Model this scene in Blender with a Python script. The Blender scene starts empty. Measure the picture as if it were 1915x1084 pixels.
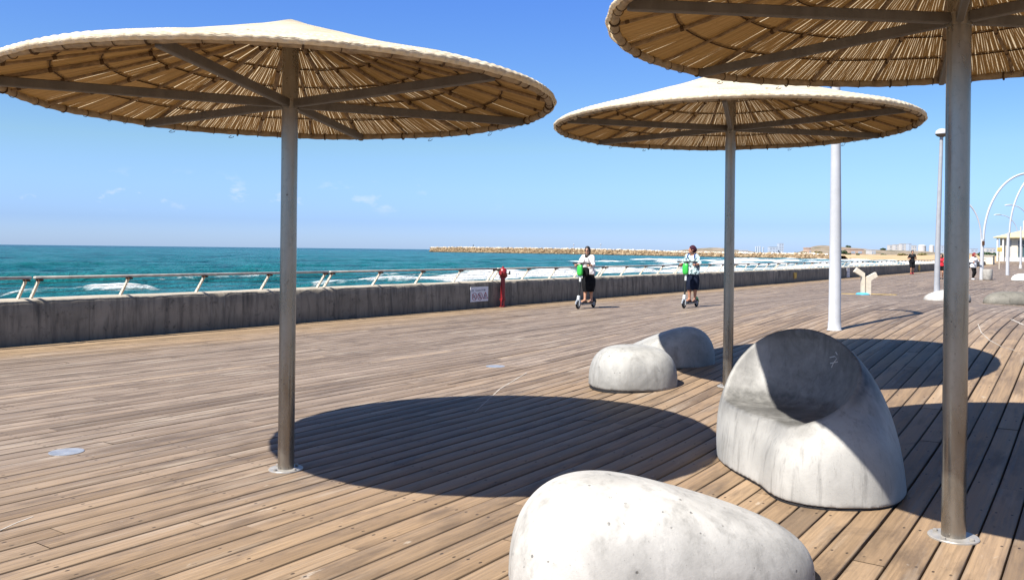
import bpy, math, random
import numpy as np
from mathutils import Vector, Matrix
random.seed(7)
rng = np.random.default_rng(11)
R = math.radians
scene = bpy.context.scene
COL = scene.collection

# ------------------------------------------------------------------ place
PSI = R(34.7)                       # the promenade runs this far to the right of the view
D = np.array([math.sin(PSI), math.cos(PSI)])      # along the promenade
N = np.array([-math.cos(PSI), math.sin(PSI)])     # towards the sea
ROTZ = -PSI                         # turns local +Y onto D
CAMZ = 1.6
SUN_L = Vector((1.49, 1.27, -2.62)).normalized()
SEA_Z = -2.0
SKY_AIR, SKY_DUST, SKY_OZ, SKY_SAT, SKY_HUE, SKY_STR, SUN_STR, EXPO = 1.0, 0.6, 1.5, 1.25, .5, .055, 5.0, 1.2
SKY_TINT = ((0, (.83, 1.16, 2.25)), (.03, (.62, .88, 1.78)), (.117, (.93, 1.06, 1.22)), (.28, (.88, 1.04, 1.56)), (.6, (1.0, 1.0, 1.0)))

def W(s, p, z=0.0):
    return (s*D[0]+p*N[0], s*D[1]+p*N[1], z)

def hill(x, y):
    x = np.asarray(x, float); y = np.asarray(y, float)
    rz = np.where(y < 12, 10.0, 30.0)
    q = np.sqrt(((x-9)/10.0)**2+((y-12)/rz)**2)
    g = np.where(q < 1, .29*(1+np.cos(np.pi*np.minimum(q, 1))), 0.0)
    g = g*np.clip((11-(x*N[0]+y*N[1]))/5, 0, 1)
    q2 = np.sqrt((x-90)**2+(y-150)**2)/55.0
    g = g+np.where(q2 < 1, .42*(1+np.cos(np.pi*np.minimum(q2, 1))), 0.0)
    return g
def gz(x, y): return float(hill(x, y))

def vnoise(x, y, seed=0):
    xi = np.floor(x).astype(np.int64); yi = np.floor(y).astype(np.int64)
    fx = x-xi; fy = y-yi
    fx = fx*fx*(3-2*fx); fy = fy*fy*(3-2*fy)
    def h(a, b):
        n = (a*374761393+b*668265263+seed*1442695041) & 0x7fffffff
        n = ((n ^ (n >> 13))*1274126177) & 0x7fffffff
        n = (n ^ (n >> 16)) & 0xffff
        return n/65535.0
    return (h(xi, yi)*(1-fx)+h(xi+1, yi)*fx)*(1-fy)+(h(xi, yi+1)*(1-fx)+h(xi+1, yi+1)*fx)*fy
def fbm(x, y, seed=0, o=4):
    t = 0; a = .5; f = 1.0
    for i in range(o):
        t = t+a*vnoise(x*f, y*f, seed+i); a *= .5; f *= 2.03
    return t

# ------------------------------------------------------------------ materials
class NT:
    def __init__(s, name):
        s.m = bpy.data.materials.new(name); s.m.use_nodes = True
        s.t = s.m.node_tree; s.b = s.t.nodes['Principled BSDF']; s.out = s.t.nodes['Material Output']
    def n(s, typ, **kw):
        nd = s.t.nodes.new(typ)
        for k, v in kw.items():
            if k.startswith('i_'):
                nd.inputs[k[2:].replace('_', ' ')].default_value = v
            else: setattr(nd, k, v)
        return nd
    def l(s, a, b): s.t.links.new(a, b)
    def put(s, v, sock):
        if hasattr(v, 'is_output'): s.l(v, sock)
        elif isinstance(v, tuple) and len(v) == 3 and sock.type == 'RGBA': sock.default_value = (*v, 1)
        else: sock.default_value = v
    def math(s, op, a, b=0.0, c=0.0, clamp=False):
        nd = s.n('ShaderNodeMath', operation=op, use_clamp=clamp)
        s.put(a, nd.inputs[0]); s.put(b, nd.inputs[1]); s.put(c, nd.inputs[2]); return nd.outputs[0]
    def mix(s, f, a, b, blend='MIX'):
        nd = s.n('ShaderNodeMix', data_type='RGBA', blend_type=blend)
        s.put(f, nd.inputs[0]); s.put(a, nd.inputs[6]); s.put(b, nd.inputs[7]); return nd.outputs[2]
    def ramp(s, f, a, b, lo=0.0, hi=1.0):
        nd = s.n('ShaderNodeMapRange', clamp=True); s.put(f, nd.inputs[0])
        nd.inputs[1].default_value = a; nd.inputs[2].default_value = b
        nd.inputs[3].default_value = lo; nd.inputs[4].default_value = hi; return nd.outputs[0]
    def noise(s, vec=None, scale=5, detail=4, rough=.55, dist=0.0, out=0):
        nd = s.n('ShaderNodeTexNoise'); nd.inputs['Scale'].default_value = scale
        nd.inputs['Detail'].default_value = detail; nd.inputs['Roughness'].default_value = rough
        nd.inputs['Distortion'].default_value = dist
        if vec is not None: s.l(vec, nd.inputs['Vector'])
        return nd.outputs[out]
    def xyz(s, v):
        nd = s.n('ShaderNodeSeparateXYZ'); s.l(v, nd.inputs[0]); return nd.outputs
    def comb(s, x, y, z):
        nd = s.n('ShaderNodeCombineXYZ'); s.put(x, nd.inputs[0]); s.put(y, nd.inputs[1]); s.put(z, nd.inputs[2]); return nd.outputs[0]
    def attr(s, name): return s.n('ShaderNodeAttribute', attribute_name=name)
    def obj(s): return s.n('ShaderNodeTexCoord').outputs['Object']
    def geo(s): return s.n('ShaderNodeNewGeometry')
    def mapping(s, v, scale):
        nd = s.n('ShaderNodeMapping'); s.l(v, nd.inputs[0]); nd.inputs['Scale'].default_value = scale; return nd.outputs[0]
    def bump(s, h, strength=.3, dist=.01):
        nd = s.n('ShaderNodeBump'); nd.inputs['Strength'].default_value = strength; nd.inputs['Distance'].default_value = dist
        s.l(h, nd.inputs['Height']); s.l(nd.outputs[0], s.b.inputs['Normal']); return nd.outputs[0]
    def base(s, c): s.put(c, s.b.inputs['Base Color'])
    def set(s, rough=.6, spec=.3, metal=0.0):
        s.put(rough, s.b.inputs['Roughness']); s.b.inputs['Specular IOR Level'].default_value = spec; s.put(metal, s.b.inputs['Metallic'])

def plain(name, col, rough=.6, spec=.3, metal=0.0, var=.25, scale=12, stain=None):
    k = NT(name); o = k.obj()
    f = k.noise(o, scale, 5, .6)
    c = k.mix(k.ramp(f, .3, .7), tuple(v*(1-var) for v in col), tuple(min(1, v*(1+var)) for v in col))
    if stain:
        g = k.noise(o, scale*.35, 6, .65)
        c = k.mix(k.ramp(g, .55, .72), c, stain)
    k.base(c); k.set(rough, spec, metal); return k.m

M = {}
def make_deck_mat():
    k = NT('weathered_deck_boards')
    sp = k.attr('sp').outputs['Vector']; lo = k.attr('loc').outputs['Vector']
    s_, p_, _ = k.xyz(sp); v_, r1, r2 = k.xyz(lo)
    off = k.math('MULTIPLY', r1, 37.0)
    gv = k.comb(k.math('ADD', k.math('MULTIPLY', s_, 1.6), off), k.math('MULTIPLY', p_, 55.0), off)
    grain = k.noise(gv, 1.0, 6, .65, .3)
    big = k.noise(k.comb(k.math('MULTIPLY', s_, .28), k.math('MULTIPLY', p_, .5), 0.0), 1.0, 5, .6)
    mid = k.noise(k.comb(k.math('MULTIPLY', s_, 1.3), k.math('MULTIPLY', p_, 5.0), off), 1.0, 5, .62)
    tan = k.mix(r2, (.196, .133, .079), (.236, .164, .101))
    grey = k.mix(r2, (.158, .117, .085), (.204, .157, .120))
    pz = k.math('ADD', p_, k.math('MULTIPLY', k.math('SUBTRACT', big, .5), 7.0))
    band = k.math('MULTIPLY', k.ramp(pz, 3.3, 6.6), k.ramp(pz, 13.6, 11.6))
    far = k.ramp(s_, 11.0, 19.0)
    band = k.math('MAXIMUM', band, k.math('MULTIPLY', far, k.ramp(pz, 14.5, 12.3)))
    c = k.mix(band, tan, grey)
    sand = k.ramp(k.math('ADD', p_, k.math('MULTIPLY', k.math('SUBTRACT', mid, .5), 1.6)), 12.6, 13.5)
    c = k.mix(k.math('MULTIPLY', sand, .75), c, (.27, .19, .115))
    tone = k.math('MULTIPLY', k.ramp(r1, 0, 1, .86, 1.12), k.ramp(grain, .28, .72, .70, 1.26))
    c = k.mix(1.0, c, k.comb(tone, tone, tone), 'MULTIPLY')
    c = k.mix(k.math('MULTIPLY', k.ramp(r1, .93, .96), .28), c, (.30, .215, .135))
    c = k.mix(k.math('MULTIPLY', k.ramp(r1, .07, .04), .45), c, (.09, .065, .046))
    wet = k.noise(k.comb(k.math('MULTIPLY', s_, .9), k.math('MULTIPLY', p_, 1.3), 15.0), 1.0, 6, .68, .6)
    c = k.mix(k.math('MULTIPLY', k.ramp(wet, .60, .68), .38), c, (.07, .05, .037))
    dirt = k.ramp(mid, .5, .68)
    c = k.mix(k.math('MULTIPLY', dirt, .6), c, (.055, .04, .03))
    # salt and paint worn streaks
    st = k.noise(k.comb(k.math('ADD', k.math('MULTIPLY', s_, .9), off), k.math('MULTIPLY', p_, 9.0), off), 1.0, 4, .6)
    stm = k.math('MULTIPLY', k.ramp(st, .56, .68), k.ramp(big, .3, .55))
    c = k.mix(k.math('MULTIPLY', stm, k.ramp(band, 0, 1, .25, .55)), c, (.36, .305, .245))
    sp1 = k.noise(k.comb(k.math('MULTIPLY', s_, 5.0), k.math('MULTIPLY', p_, 9.0), 1.0), 1.0, 5, .7)
    c = k.mix(k.math('MULTIPLY', k.ramp(sp1, .64, .70), .55), c, (.05, .036, .027))
    sp2 = k.noise(k.comb(k.math('MULTIPLY', s_, 3.0), k.math('MULTIPLY', p_, 7.0), 8.0), 1.0, 5, .7)
    c = k.mix(k.math('MULTIPLY', k.ramp(sp2, .65, .72), .6), c, (.37, .32, .26))
    # screw heads in pairs over the joists
    fs = k.math('ABSOLUTE', k.math('SUBTRACT', k.math('FRACT', k.math('DIVIDE', k.math('ADD', s_, k.math('MULTIPLY', r2, .03)), .64)), .5))
    dv = k.math('ABSOLUTE', k.math('SUBTRACT', k.math('ABSOLUTE', k.math('SUBTRACT', v_, .5)), .27))
    ds = k.math('MULTIPLY', fs, .64); dp = k.math('MULTIPLY', dv, .15)
    rr = k.math('SQRT', k.math('ADD', k.math('POWER', k.math('MULTIPLY', ds, .55), 2.0), k.math('POWER', dp, 2.0)))
    gone = k.ramp(k.noise(k.comb(k.math('MULTIPLY', s_, 1.6), k.math('MULTIPLY', p_, 8.0), 3.0), 1.0, 1, .5), .4, .5)
    dot = k.math('MULTIPLY', k.ramp(rr, .0085, .0055), gone)
    c = k.mix(k.math('MULTIPLY', dot, .9), c, (.025, .018, .014))
    # board edges darkened along each gap
    ed = k.ramp(k.math('ABSOLUTE', k.math('SUBTRACT', v_, .5)), .43, .5)
    c = k.mix(k.math('MULTIPLY', ed, .5), c, (.05, .035, .025))
    k.base(c); k.set(k.ramp(grain, .3, .7, .5, .72), .22)
    hgt = k.math('SUBTRACT', k.math('ADD', grain, k.math('MULTIPLY', mid, .5)), k.math('MULTIPLY', dot, 1.0))
    k.bump(hgt, .35, .006); return k.m

def make_concrete(name, col, dark, amount=.5, seed=0.0):
    k = NT(name); o = k.obj()
    ov = k.n('ShaderNodeVectorMath', operation='ADD'); k.l(o, ov.inputs[0]); ov.inputs[1].default_value = (seed, seed*1.7, 0); o = ov.outputs[0]
    a = k.noise(o, 2.6, 6, .62, .6); b = k.noise(o, 14, 5, .65); f = k.noise(o, 70, 3, .6)
    drip = k.noise(k.mapping(o, (9, 9, 1.1)), 1.6, 5, .6)
    c = k.mix(k.ramp(a, .38, .70), col, tuple(v*.58 for v in col))
    a2 = k.noise(k.mapping(o, (1, 1, .6)), 6.5, 6, .72, .8)
    c = k.mix(k.math('MULTIPLY', k.ramp(a2, .52, .68), .32), c, tuple(v*.5 for v in col))
    c = k.mix(k.math('MULTIPLY', k.ramp(b, .55, .75), .35), c, dark)
    x, y, z = k.xyz(o)
    c = k.mix(k.math('MULTIPLY', k.ramp(drip, .53, .72), amount), c, dark)
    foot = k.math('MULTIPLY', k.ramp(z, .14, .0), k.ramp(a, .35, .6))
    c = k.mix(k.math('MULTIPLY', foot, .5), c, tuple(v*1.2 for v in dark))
    pit = k.n('ShaderNodeTexVoronoi'); pit.inputs['Scale'].default_value = 17; k.l(o, pit.inputs['Vector'])
    pm = k.math('MULTIPLY', k.ramp(pit.outputs['Distance'], .16, .09), k.ramp(b, .5, .56))
    c = k.mix(k.math('MULTIPLY', pm, .7), c, tuple(v*.5 for v in dark))
    sp = k.ramp(f, .66, .74)
    c = k.mix(k.math('MULTIPLY', sp, .4), c, tuple(v*.6 for v in dark))
    k.base(c); k.set(.62, .3)
    k.bump(k.math('SUBTRACT', k.math('ADD', b, k.math('MULTIPLY', f, .35)), pm), .3, .007); return k.m

def make_chair_concrete():
    # cast concrete with grime on seat and crown plus shade painted into the hollow
    k = NT('stained_shaded_chair_concrete'); o = k.obj()
    a = k.noise(o, 3.2, 6, .65, .5); b = k.noise(o, 16, 5, .65); f = k.noise(o, 80, 3, .6)
    drip = k.noise(k.mapping(o, (14, 14, 1.0)), 1.5, 5, .65)
    x, y, z = k.xyz(o)
    c = k.mix(k.ramp(a, .35, .7), (.36, .35, .325), (.265, .258, .24))
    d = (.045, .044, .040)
    lip = k.n('ShaderNodeAttribute', attribute_name='grime_shade').outputs['Fac']
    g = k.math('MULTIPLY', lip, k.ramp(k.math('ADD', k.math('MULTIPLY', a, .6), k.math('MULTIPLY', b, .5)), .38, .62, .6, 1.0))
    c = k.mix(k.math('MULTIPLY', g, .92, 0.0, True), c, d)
    c = k.mix(k.math('MULTIPLY', k.ramp(drip, .54, .7), .35), c, d)
    c = k.mix(k.math('MULTIPLY', k.ramp(f, .66, .74), .4), c, (.03, .03, .03))
    k.base(c); k.set(.55, .35)
    k.bump(k.math('ADD', b, k.math('MULTIPLY', f, .4)), .3, .006); return k.m

def make_wall_mat():
    k = NT('sea_wall_concrete'); sp = k.attr('sp').outputs['Vector']
    s_, p_, z_ = k.xyz(sp)
    v = k.comb(s_, p_, z_)
    a = k.noise(v, 1.1, 6, .62, .4); b = k.noise(v, 7, 6, .68)
    drip = k.noise(k.comb(k.math('MULTIPLY', s_, 6.0), p_, k.math('MULTIPLY', z_, .8)), 1.0, 6, .68)
    c = k.mix(k.ramp(a, .3, .7), (.30, .26, .205), (.165, .145, .115))
    c = k.mix(k.math('MULTIPLY', k.ramp(drip, .45, .68), .75), c, (.042, .04, .038))
    pale = k.noise(k.comb(k.math('MULTIPLY', s_, 11.0), p_, k.math('MULTIPLY', z_, .9)), 1.0, 3, .5)
    c = k.mix(k.math('MULTIPLY', k.ramp(pale, .64, .74), .5), c, (.25, .235, .2))
    c = k.mix(k.math('MULTIPLY', k.ramp(b, .58, .7), .6), c, (.03, .028, .026))
    footdark = k.math('MULTIPLY', k.ramp(k.math('ADD', z_, k.math('MULTIPLY', a, .25)), .42, .1), .5)
    c = k.mix(footdark, c, (.04, .038, .037))  # darker towards the wall foot
    js = k.math('ABSOLUTE', k.math('SUBTRACT', k.math('FRACT', k.math('DIVIDE', s_, 3.13)), .5))
    c = k.mix(k.math('MULTIPLY', k.ramp(js, .006, .003), .3), c, (.012, .012, .012))
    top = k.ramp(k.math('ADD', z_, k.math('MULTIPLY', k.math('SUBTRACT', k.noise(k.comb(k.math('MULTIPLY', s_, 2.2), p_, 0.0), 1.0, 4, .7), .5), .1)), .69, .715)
    c = k.mix(top, c, (.36, .32, .26))  # sunlit pale top painted into the wall colour
    k.base(c); k.set(.8, .2); k.bump(k.math('ADD', b, drip), .5, .012); return k.m

def make_steel(name, col=(.30, .29, .27), rough=.42, metal=.75, rust=.5):
    k = NT(name); o = k.obj()
    a = k.noise(k.mapping(o, (6, 6, 1.6)), 1.4, 5, .6, .3); b = k.noise(o, 30, 4, .6)
    c = k.mix(k.ramp(a, .3, .7), tuple(v*.78 for v in col), tuple(v*1.2 for v in col))
    c = k.mix(k.math('MULTIPLY', k.ramp(b, .55, .75), .3), c, tuple(v*.55 for v in col))
    sp_ = k.noise(k.mapping(o, (1, 1, .7)), 48, 2, .5); pt = k.noise(o, 3.0, 3, .6)
    spot = k.math('MULTIPLY', k.ramp(sp_, .70, .75), k.ramp(pt, .42, .58))
    run = k.noise(k.mapping(o, (26, 26, 1.2)), 1.0, 4, .6)
    rs = k.math('MAXIMUM', spot, k.math('MULTIPLY', k.ramp(run, .62, .78), .75))
    rs = k.math('MULTIPLY', rs, rust)
    c = k.mix(rs, c, (.06, .032, .016))
    k.base(c); k.b.inputs['Specular IOR Level'].default_value = .4
    k.put(k.math('MULTIPLY', k.math('SUBTRACT', 1.0, rs), metal), k.b.inputs['Metallic'])
    k.put(k.ramp(a, .3, .7, rough-.07, rough+.1), k.b.inputs['Roughness'])
    k.bump(b, .08, .003); return k.m

def make_weave_top():
    k = NT('woven_cane_top'); o = k.obj()
    x, y, z = k.xyz(o)
    r = k.math('SQRT', k.math('ADD', k.math('MULTIPLY', x, x), k.math('MULTIPLY', y, y)))
    th = k.math('ARCTAN2', y, x)
    wv = k.math('SINE', k.math('MULTIPLY', r, 2*math.pi/.042))
    rad = k.math('SINE', k.math('MULTIPLY', th, 150.0))
    a = k.noise(o, 5, 5, .6); b = k.noise(o, 40, 3, .6)
    c = k.mix(k.ramp(a, .3, .7), (.60, .53, .40), (.76, .69, .54))
    c = k.mix(k.math('MULTIPLY', k.ramp(b, .6, .75), .5), c, (.3, .22, .12))
    vo = k.n('ShaderNodeTexVoronoi'); vo.inputs['Scale'].default_value = 4.2; k.l(k.mapping(o, (1, 1, .01)), vo.inputs['Vector'])
    c = k.mix(k.ramp(vo.outputs['Distance'], .085, .05), c, (.06, .04, .025))
    fad = k.noise(o, 1.6, 5, .65, .4)
    c = k.mix(k.math('MULTIPLY', k.ramp(fad, .48, .68), .45), c, (.40, .31, .19))
    c = k.mix(k.math('MULTIPLY', k.ramp(k.math('MULTIPLY', wv, rad), -.75, -1.0), .4), c, (.16, .11, .06))
    k.base(c); k.set(.75, .2)
    h = k.math('MULTIPLY', wv, rad)
    bn = k.bump(h, .7, .006)
    tr = k.n('ShaderNodeBsdfTranslucent'); k.put((.78, .62, .40), tr.inputs[0])
    ms = k.n('ShaderNodeMixShader'); ms.inputs[0].default_value = .36
    k.l(k.b.outputs[0], ms.inputs[1]); k.l(tr.outputs[0], ms.inputs[2]); k.l(ms.outputs[0], k.out.inputs[0]); return k.m

def make_reed():
    k = NT('reed_lining'); o = k.obj(); rn = k.attr('rnd').outputs['Fac']
    a = k.noise(o, 22, 4, .6)
    c = k.mix(rn, (.22, .142, .068), (.37, .255, .13))
    c = k.mix(k.math('MULTIPLY', k.ramp(a, .5, .7), .35), c, (.15, .09, .042))
    k.base(c); k.set(.55, .3)
    tr = k.n('ShaderNodeBsdfTranslucent'); k.put((.5, .32, .13), tr.inputs[0])
    ms = k.n('ShaderNodeMixShader'); ms.inputs[0].default_value = .25
    k.l(k.b.outputs[0], ms.inputs[1]); k.l(tr.outputs[0], ms.inputs[2]); k.l(ms.outputs[0], k.out.inputs[0]); return k.m

def make_sea():
    k = NT('sea_water'); sp = k.attr('sp').outputs['Vector']; s_, p_, z_ = k.xyz(sp)
    fo = k.attr('foam').outputs['Fac']
    geo = k.geo(); pos = geo.outputs['Position']
    n1 = k.noise(k.comb(k.math('MULTIPLY', s_, .05), k.math('MULTIPLY', p_, .16), 0.0), 1.0, 6, .6, .4)
    n2 = k.noise(k.comb(k.math('MULTIPLY', s_, .9), k.math('MULTIPLY', p_, 1.6), 0.0), 1.0, 6, .7, .5)
    n3 = k.noise(k.comb(k.math('MULTIPLY', s_, .2), k.math('MULTIPLY', p_, .6), 4.0), 1.0, 6, .65, .4)
    near = (.014, .175, .195); mid = (.002, .120, .145); deep = (.001, .036, .072)
    c = k.mix(k.ramp(p_, 60, 180), near, mid)
    c = k.mix(k.ramp(p_, 260, 2400), c, deep)
    c = k.mix(k.math('MULTIPLY', k.ramp(n1, .42, .62), .5), c, (.001, .034, .055))
    w2 = k.noise(k.comb(k.math('MULTIPLY', s_, .16), k.math('MULTIPLY', p_, .5), 7.0), 1.0, 7, .72, .5)
    c = k.mix(k.math('MULTIPLY', k.ramp(w2, .5, .68), .55), c, (.03, .17, .22))
    c = k.mix(k.math('MULTIPLY', k.ramp(w2, .5, .34), .6), c, (.0, .03, .045))
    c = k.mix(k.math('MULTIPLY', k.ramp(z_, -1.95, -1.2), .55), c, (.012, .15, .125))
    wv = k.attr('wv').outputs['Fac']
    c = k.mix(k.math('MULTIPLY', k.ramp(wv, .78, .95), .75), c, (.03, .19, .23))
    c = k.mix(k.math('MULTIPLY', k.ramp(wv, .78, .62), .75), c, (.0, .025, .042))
    fw = k.noise(k.comb(k.math('MULTIPLY', s_, .022), k.math('MULTIPLY', p_, .02), 2.0), 1.0, 8, .75, .3)
    c = k.mix(k.math('MULTIPLY', k.ramp(fw, .52, .66), k.ramp(p_, 150, 400, 0, .7)), c, (.025, .12, .18))
    c = k.mix(k.math('MULTIPLY', k.ramp(fw, .5, .36), k.ramp(p_, 150, 400, 0, .8)), c, (.0, .018, .04))
    lac = k.noise(k.comb(k.math('MULTIPLY', s_, .35), k.math('MULTIPLY', p_, 1.0), 9.0), 1.0, 7, .72, 1.2)
    fm = k.ramp(k.math('ADD', fo, k.math('MULTIPLY', k.math('SUBTRACT', lac, .5), 1.5)), .34, .72)
    cap = k.math('MULTIPLY', k.ramp(n3, .735, .765), k.math('MULTIPLY', k.ramp(p_, 80, 140), k.ramp(p_, 900, 300)))
    fm = k.math('MAXIMUM', fm, cap)
    c = k.mix(fm, c, (.78, .8, .8))
    k.base(c)
    k.put(k.ramp(fm, 0, 1, .22, .8), k.b.inputs['Roughness']); k.b.inputs['IOR'].default_value = 1.33
    k.b.inputs['Specular IOR Level'].default_value = .05
    bp = k.n('ShaderNodeBump'); bp.inputs['Strength'].default_value = 1.0; bp.inputs['Distance'].default_value = 1.2
    k.l(k.math('ADD', n2, k.math('MULTIPLY', n3, 1.7)), bp.inputs['Height']); k.l(bp.outputs[0], k.b.inputs['Normal'])
    return k.m

def make_rock():
    k = NT('breakwater_rock'); geo = k.geo(); o = k.obj()
    a = k.noise(o, .5, 4, .6); rn = k.attr('rnd').outputs['Fac']
    c = k.mix(rn, (.13, .085, .045), (.36, .27, .165))
    c = k.mix(k.ramp(a, .45, .7), c, (.09, .06, .035))
    z = k.xyz(geo.outputs['Position'])[2]
    c = k.mix(k.ramp(z, -1.0, -1.9), c, (.03, .026, .02))
    k.base(c); k.set(.85, .2); return k.m

def make_land():
    k = NT('bay_shore'); at = k.attr('sand').outputs['Fac']; o = k.obj()
    a = k.noise(o, .012, 6, .6); b = k.noise(o, .05, 5, .65)
    scrub = k.mix(k.ramp(a, .4, .62), (.27, .215, .165), (.17, .15, .105))  # scrub tones lightened, pinkish haze put into the colour
    scrub = k.mix(k.math('MULTIPLY', k.ramp(b, .48, .6), .8), scrub, (.05, .055, .032))
    pk = k.noise(o, .03, 4, .6)
    scrub = k.mix(k.math('MULTIPLY', k.ramp(pk, .55, .68), .8), scrub, (.30, .19, .13))
    sand = k.mix(k.ramp(b, .35, .7), (.40, .31, .19), (.30, .2, .11))
    k.base(k.mix(at, scrub, sand)); k.set(.9, .1); return k.m

def make_foliage(name, a, b):
    k = NT(name); rn = k.attr('rnd').outputs['Fac']
    k.base(k.mix(rn, a, b)); k.set(.7, .2); return k.m

def make_shirt(name, a, b, scale, lo, hi):
    k = NT(name); o = k.obj(); vo = k.n('ShaderNodeTexVoronoi'); vo.inputs['Scale'].default_value = scale; k.l(o, vo.inputs['Vector'])
    n = k.noise(o, scale*.8, 3, .6)
    k.base(k.mix(k.ramp(n, lo, hi), a, b)); k.set(.85, .1); k.bump(k.noise(o, 14, 4, .6), .5, .01); return k.m

M['deck'] = make_deck_mat()
M['under'] = plain('dark_under_deck', (.018, .014, .011), .95, .05)  # ground below the boards coloured near-black so the gaps read dark
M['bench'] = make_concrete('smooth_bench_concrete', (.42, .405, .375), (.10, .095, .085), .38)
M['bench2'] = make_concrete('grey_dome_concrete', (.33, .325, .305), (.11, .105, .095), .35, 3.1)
M['benchdark'] = make_concrete('dark_bench_concrete', (.16, .15, .125), (.06, .055, .045), .6, 7.7)  # darker concrete with heavier drip marks for one far seat
M['chair'] = make_chair_concrete()
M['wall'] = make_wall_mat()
M['pole'] = make_steel('galvanised_pole', (.27, .245, .21), .27, .85, .85)
M['strut'] = make_steel('dull_steel_bar', (.13, .115, .10), .55, .35, .3)
M['plate'] = make_steel('base_plate_steel', (.33, .31, .28), .4, .4, .35)
M['weave'] = make_weave_top()
M['reed'] = make_reed()
M['cane'] = plain('cane_branch', (.23, .155, .085), .6, .25, 0, .35, 25, (.11, .065, .03))
M['rim'] = plain('wrapped_rim_cane', (.30, .225, .14), .65, .2, 0, .3, 18, (.16, .1, .055))
M['twine'] = plain('dark_twine', (.085, .052, .028), .8, .1)
M['postc'] = plain('peeling_cream_paint', (.54, .49, .40), .6, .3, 0, .2, 30, (.16, .07, .025))
M['rail'] = plain('worn_rail', (.36, .325, .28), .4, .4, .05, .3, 6)
M['rust'] = plain('rusty_bracket', (.075, .035, .018), .8, .2)
M['cable'] = plain('steel_cable', (.09, .09, .095), .4, .4, .5)
M['white'] = plain('white_lamp_paint', (.38, .39, .41), .4, .4, 0, .07, 6, None)
M['lampgrey'] = plain('grey_lamp_paint', (.27, .28, .30), .45, .4, 0, .1, 4)
M['whitedirt'] = plain('chalky_white_paint', (.55, .53, .5), .6, .3, 0, .12, 8)
M['red'] = plain('red_standpipe_paint', (.19, .010, .012), .38, .5, 0, .3, 14)
M['black'] = plain('black_rubber', (.012, .012, .013), .6, .3)
M['green'] = plain('bright_green_plastic', (.03, .36, .05), .35, .5, 0, .08)
M['wplast'] = plain('white_plastic', (.55, .57, .56), .35, .5, 0, .06)
M['alu'] = plain('grey_scooter_metal', (.3, .3, .3), .35, .5, .6)
M['skin'] = plain('skin', (.36, .19, .12), .5, .35, 0, .12, 20)
M['skin2'] = plain('darker_skin', (.33, .16, .10), .5, .35, 0, .12, 20)  # slightly darker, redder skin tone for the second rider
M['hair'] = plain('dark_hair', (.012, .009, .008), .5, .4)
M['wrap'] = plain('maroon_headscarf', (.035, .008, .018), .8, .2, 0, .4, 30)
M['redcap'] = plain('red_hair', (.16, .02, .02), .7, .2, 0, .3, 30)
M['lens'] = plain('sunglass_lens', (.01, .008, .01), .12, .6)
M['tee_white'] = make_shirt('white_blouse', (.52, .48, .47), (.60, .57, .56), 9, .4, .6)
M['tee_pat'] = make_shirt('patterned_aqua_blouse', (.06, .10, .11), (.48, .62, .62), 20, .43, .52)
M['tee_black'] = make_shirt('black_tee', (.010, .010, .012), (.016, .016, .018), 9, .4, .6)
M['tee_red'] = make_shirt('red_tee', (.42, .02, .03), (.5, .03, .045), 9, .4, .6)
M['sweat'] = make_shirt('white_sweatshirt', (.52, .53, .55), (.6, .6, .62), 9, .4, .6)
M['skirt_black'] = make_shirt('black_skirt', (.006, .006, .007), (.010, .010, .011), 9, .4, .6)
M['skirt_navy'] = make_shirt('navy_skirt', (.006, .009, .02), (.011, .015, .03), 9, .4, .6)
M['blue'] = plain('blue_strap', (.012, .03, .12), .7, .2)
M['shoe'] = plain('dark_sandal', (.05, .035, .03), .6, .3)
M['shoered'] = plain('red_trainer', (.25, .02, .03), .6, .3)
M['shoewhite'] = plain('white_trainer', (.5, .5, .5), .6, .3)
M['signw'] = plain('sign_sheet', (.66, .66, .70), .35, .4, 0, .05)
M['signred'] = plain('sign_red', (.33, .015, .03), .4, .3, 0, .05)
M['signblue'] = plain('sign_ink', (.02, .025, .08), .4, .3, 0, .05)
M['yellow'] = plain('yellow_paint', (.55, .36, .05), .6, .3, 0, .2, 10)
M['yellowplate'] = plain('ochre_plate', (.36, .22, .03), .6, .3, 0, .5, 9, (.05, .04, .02))
M['cyan'] = plain('blue_base_paint', (.06, .30, .48), .5, .3, 0, .2)
M['creamp'] = plain('cream_pillar_paint', (.50, .45, .36), .55, .3, 0, .12, 6)
M['bin'] = make_concrete('bin_concrete', (.42, .4, .36), (.2, .19, .17), .4, 5)
M['disc'] = make_steel('uplighter_steel', (.36, .37, .39), .35, .5, .1)
M['bwall'] = plain('pale_render', (.43, .42, .41), .8, .2, 0, .08, .2)
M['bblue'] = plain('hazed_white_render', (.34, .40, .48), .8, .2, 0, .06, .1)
M['bpink'] = plain('pinkish_render', (.36, .27, .22), .8, .2, 0, .15, .1)
M['cream'] = plain('cream_render', (.52, .47, .38), .8, .2, 0, .1, .5)
M['roofy'] = plain('straw_yellow_roof', (.50, .41, .22), .7, .2, 0, .15, .6)
M['glass'] = plain('dark_glass', (.03, .06, .07), .08, .6, 0, .3, .5)
M['winblue'] = plain('pale_window', (.26, .30, .36), .3, .5, 0, .2, .2)  # pale blue-grey panes for the distant buildings
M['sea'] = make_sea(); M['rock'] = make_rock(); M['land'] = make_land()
M['cap'] = plain('pale_cap_stone', (.52, .46, .37), .8, .2, 0, .15, .05)
M['leafdark'] = make_foliage('dark_evergreen_leaf', (.018, .04, .022), (.05, .085, .04))
M['leafdry'] = make_foliage('dry_scrub_leaf', (.10, .09, .035), (.22, .19, .09))
M['trunk'] = plain('bark', (.09, .06, .04), .9, .1)
M['chalk'] = plain('chalk', (.33, .30, .27), .9, .05, 0, .2, 40)
M['ground'] = plain('pale_paving', (.24, .22, .19), .9, .1, 0, .2, .6)

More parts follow.
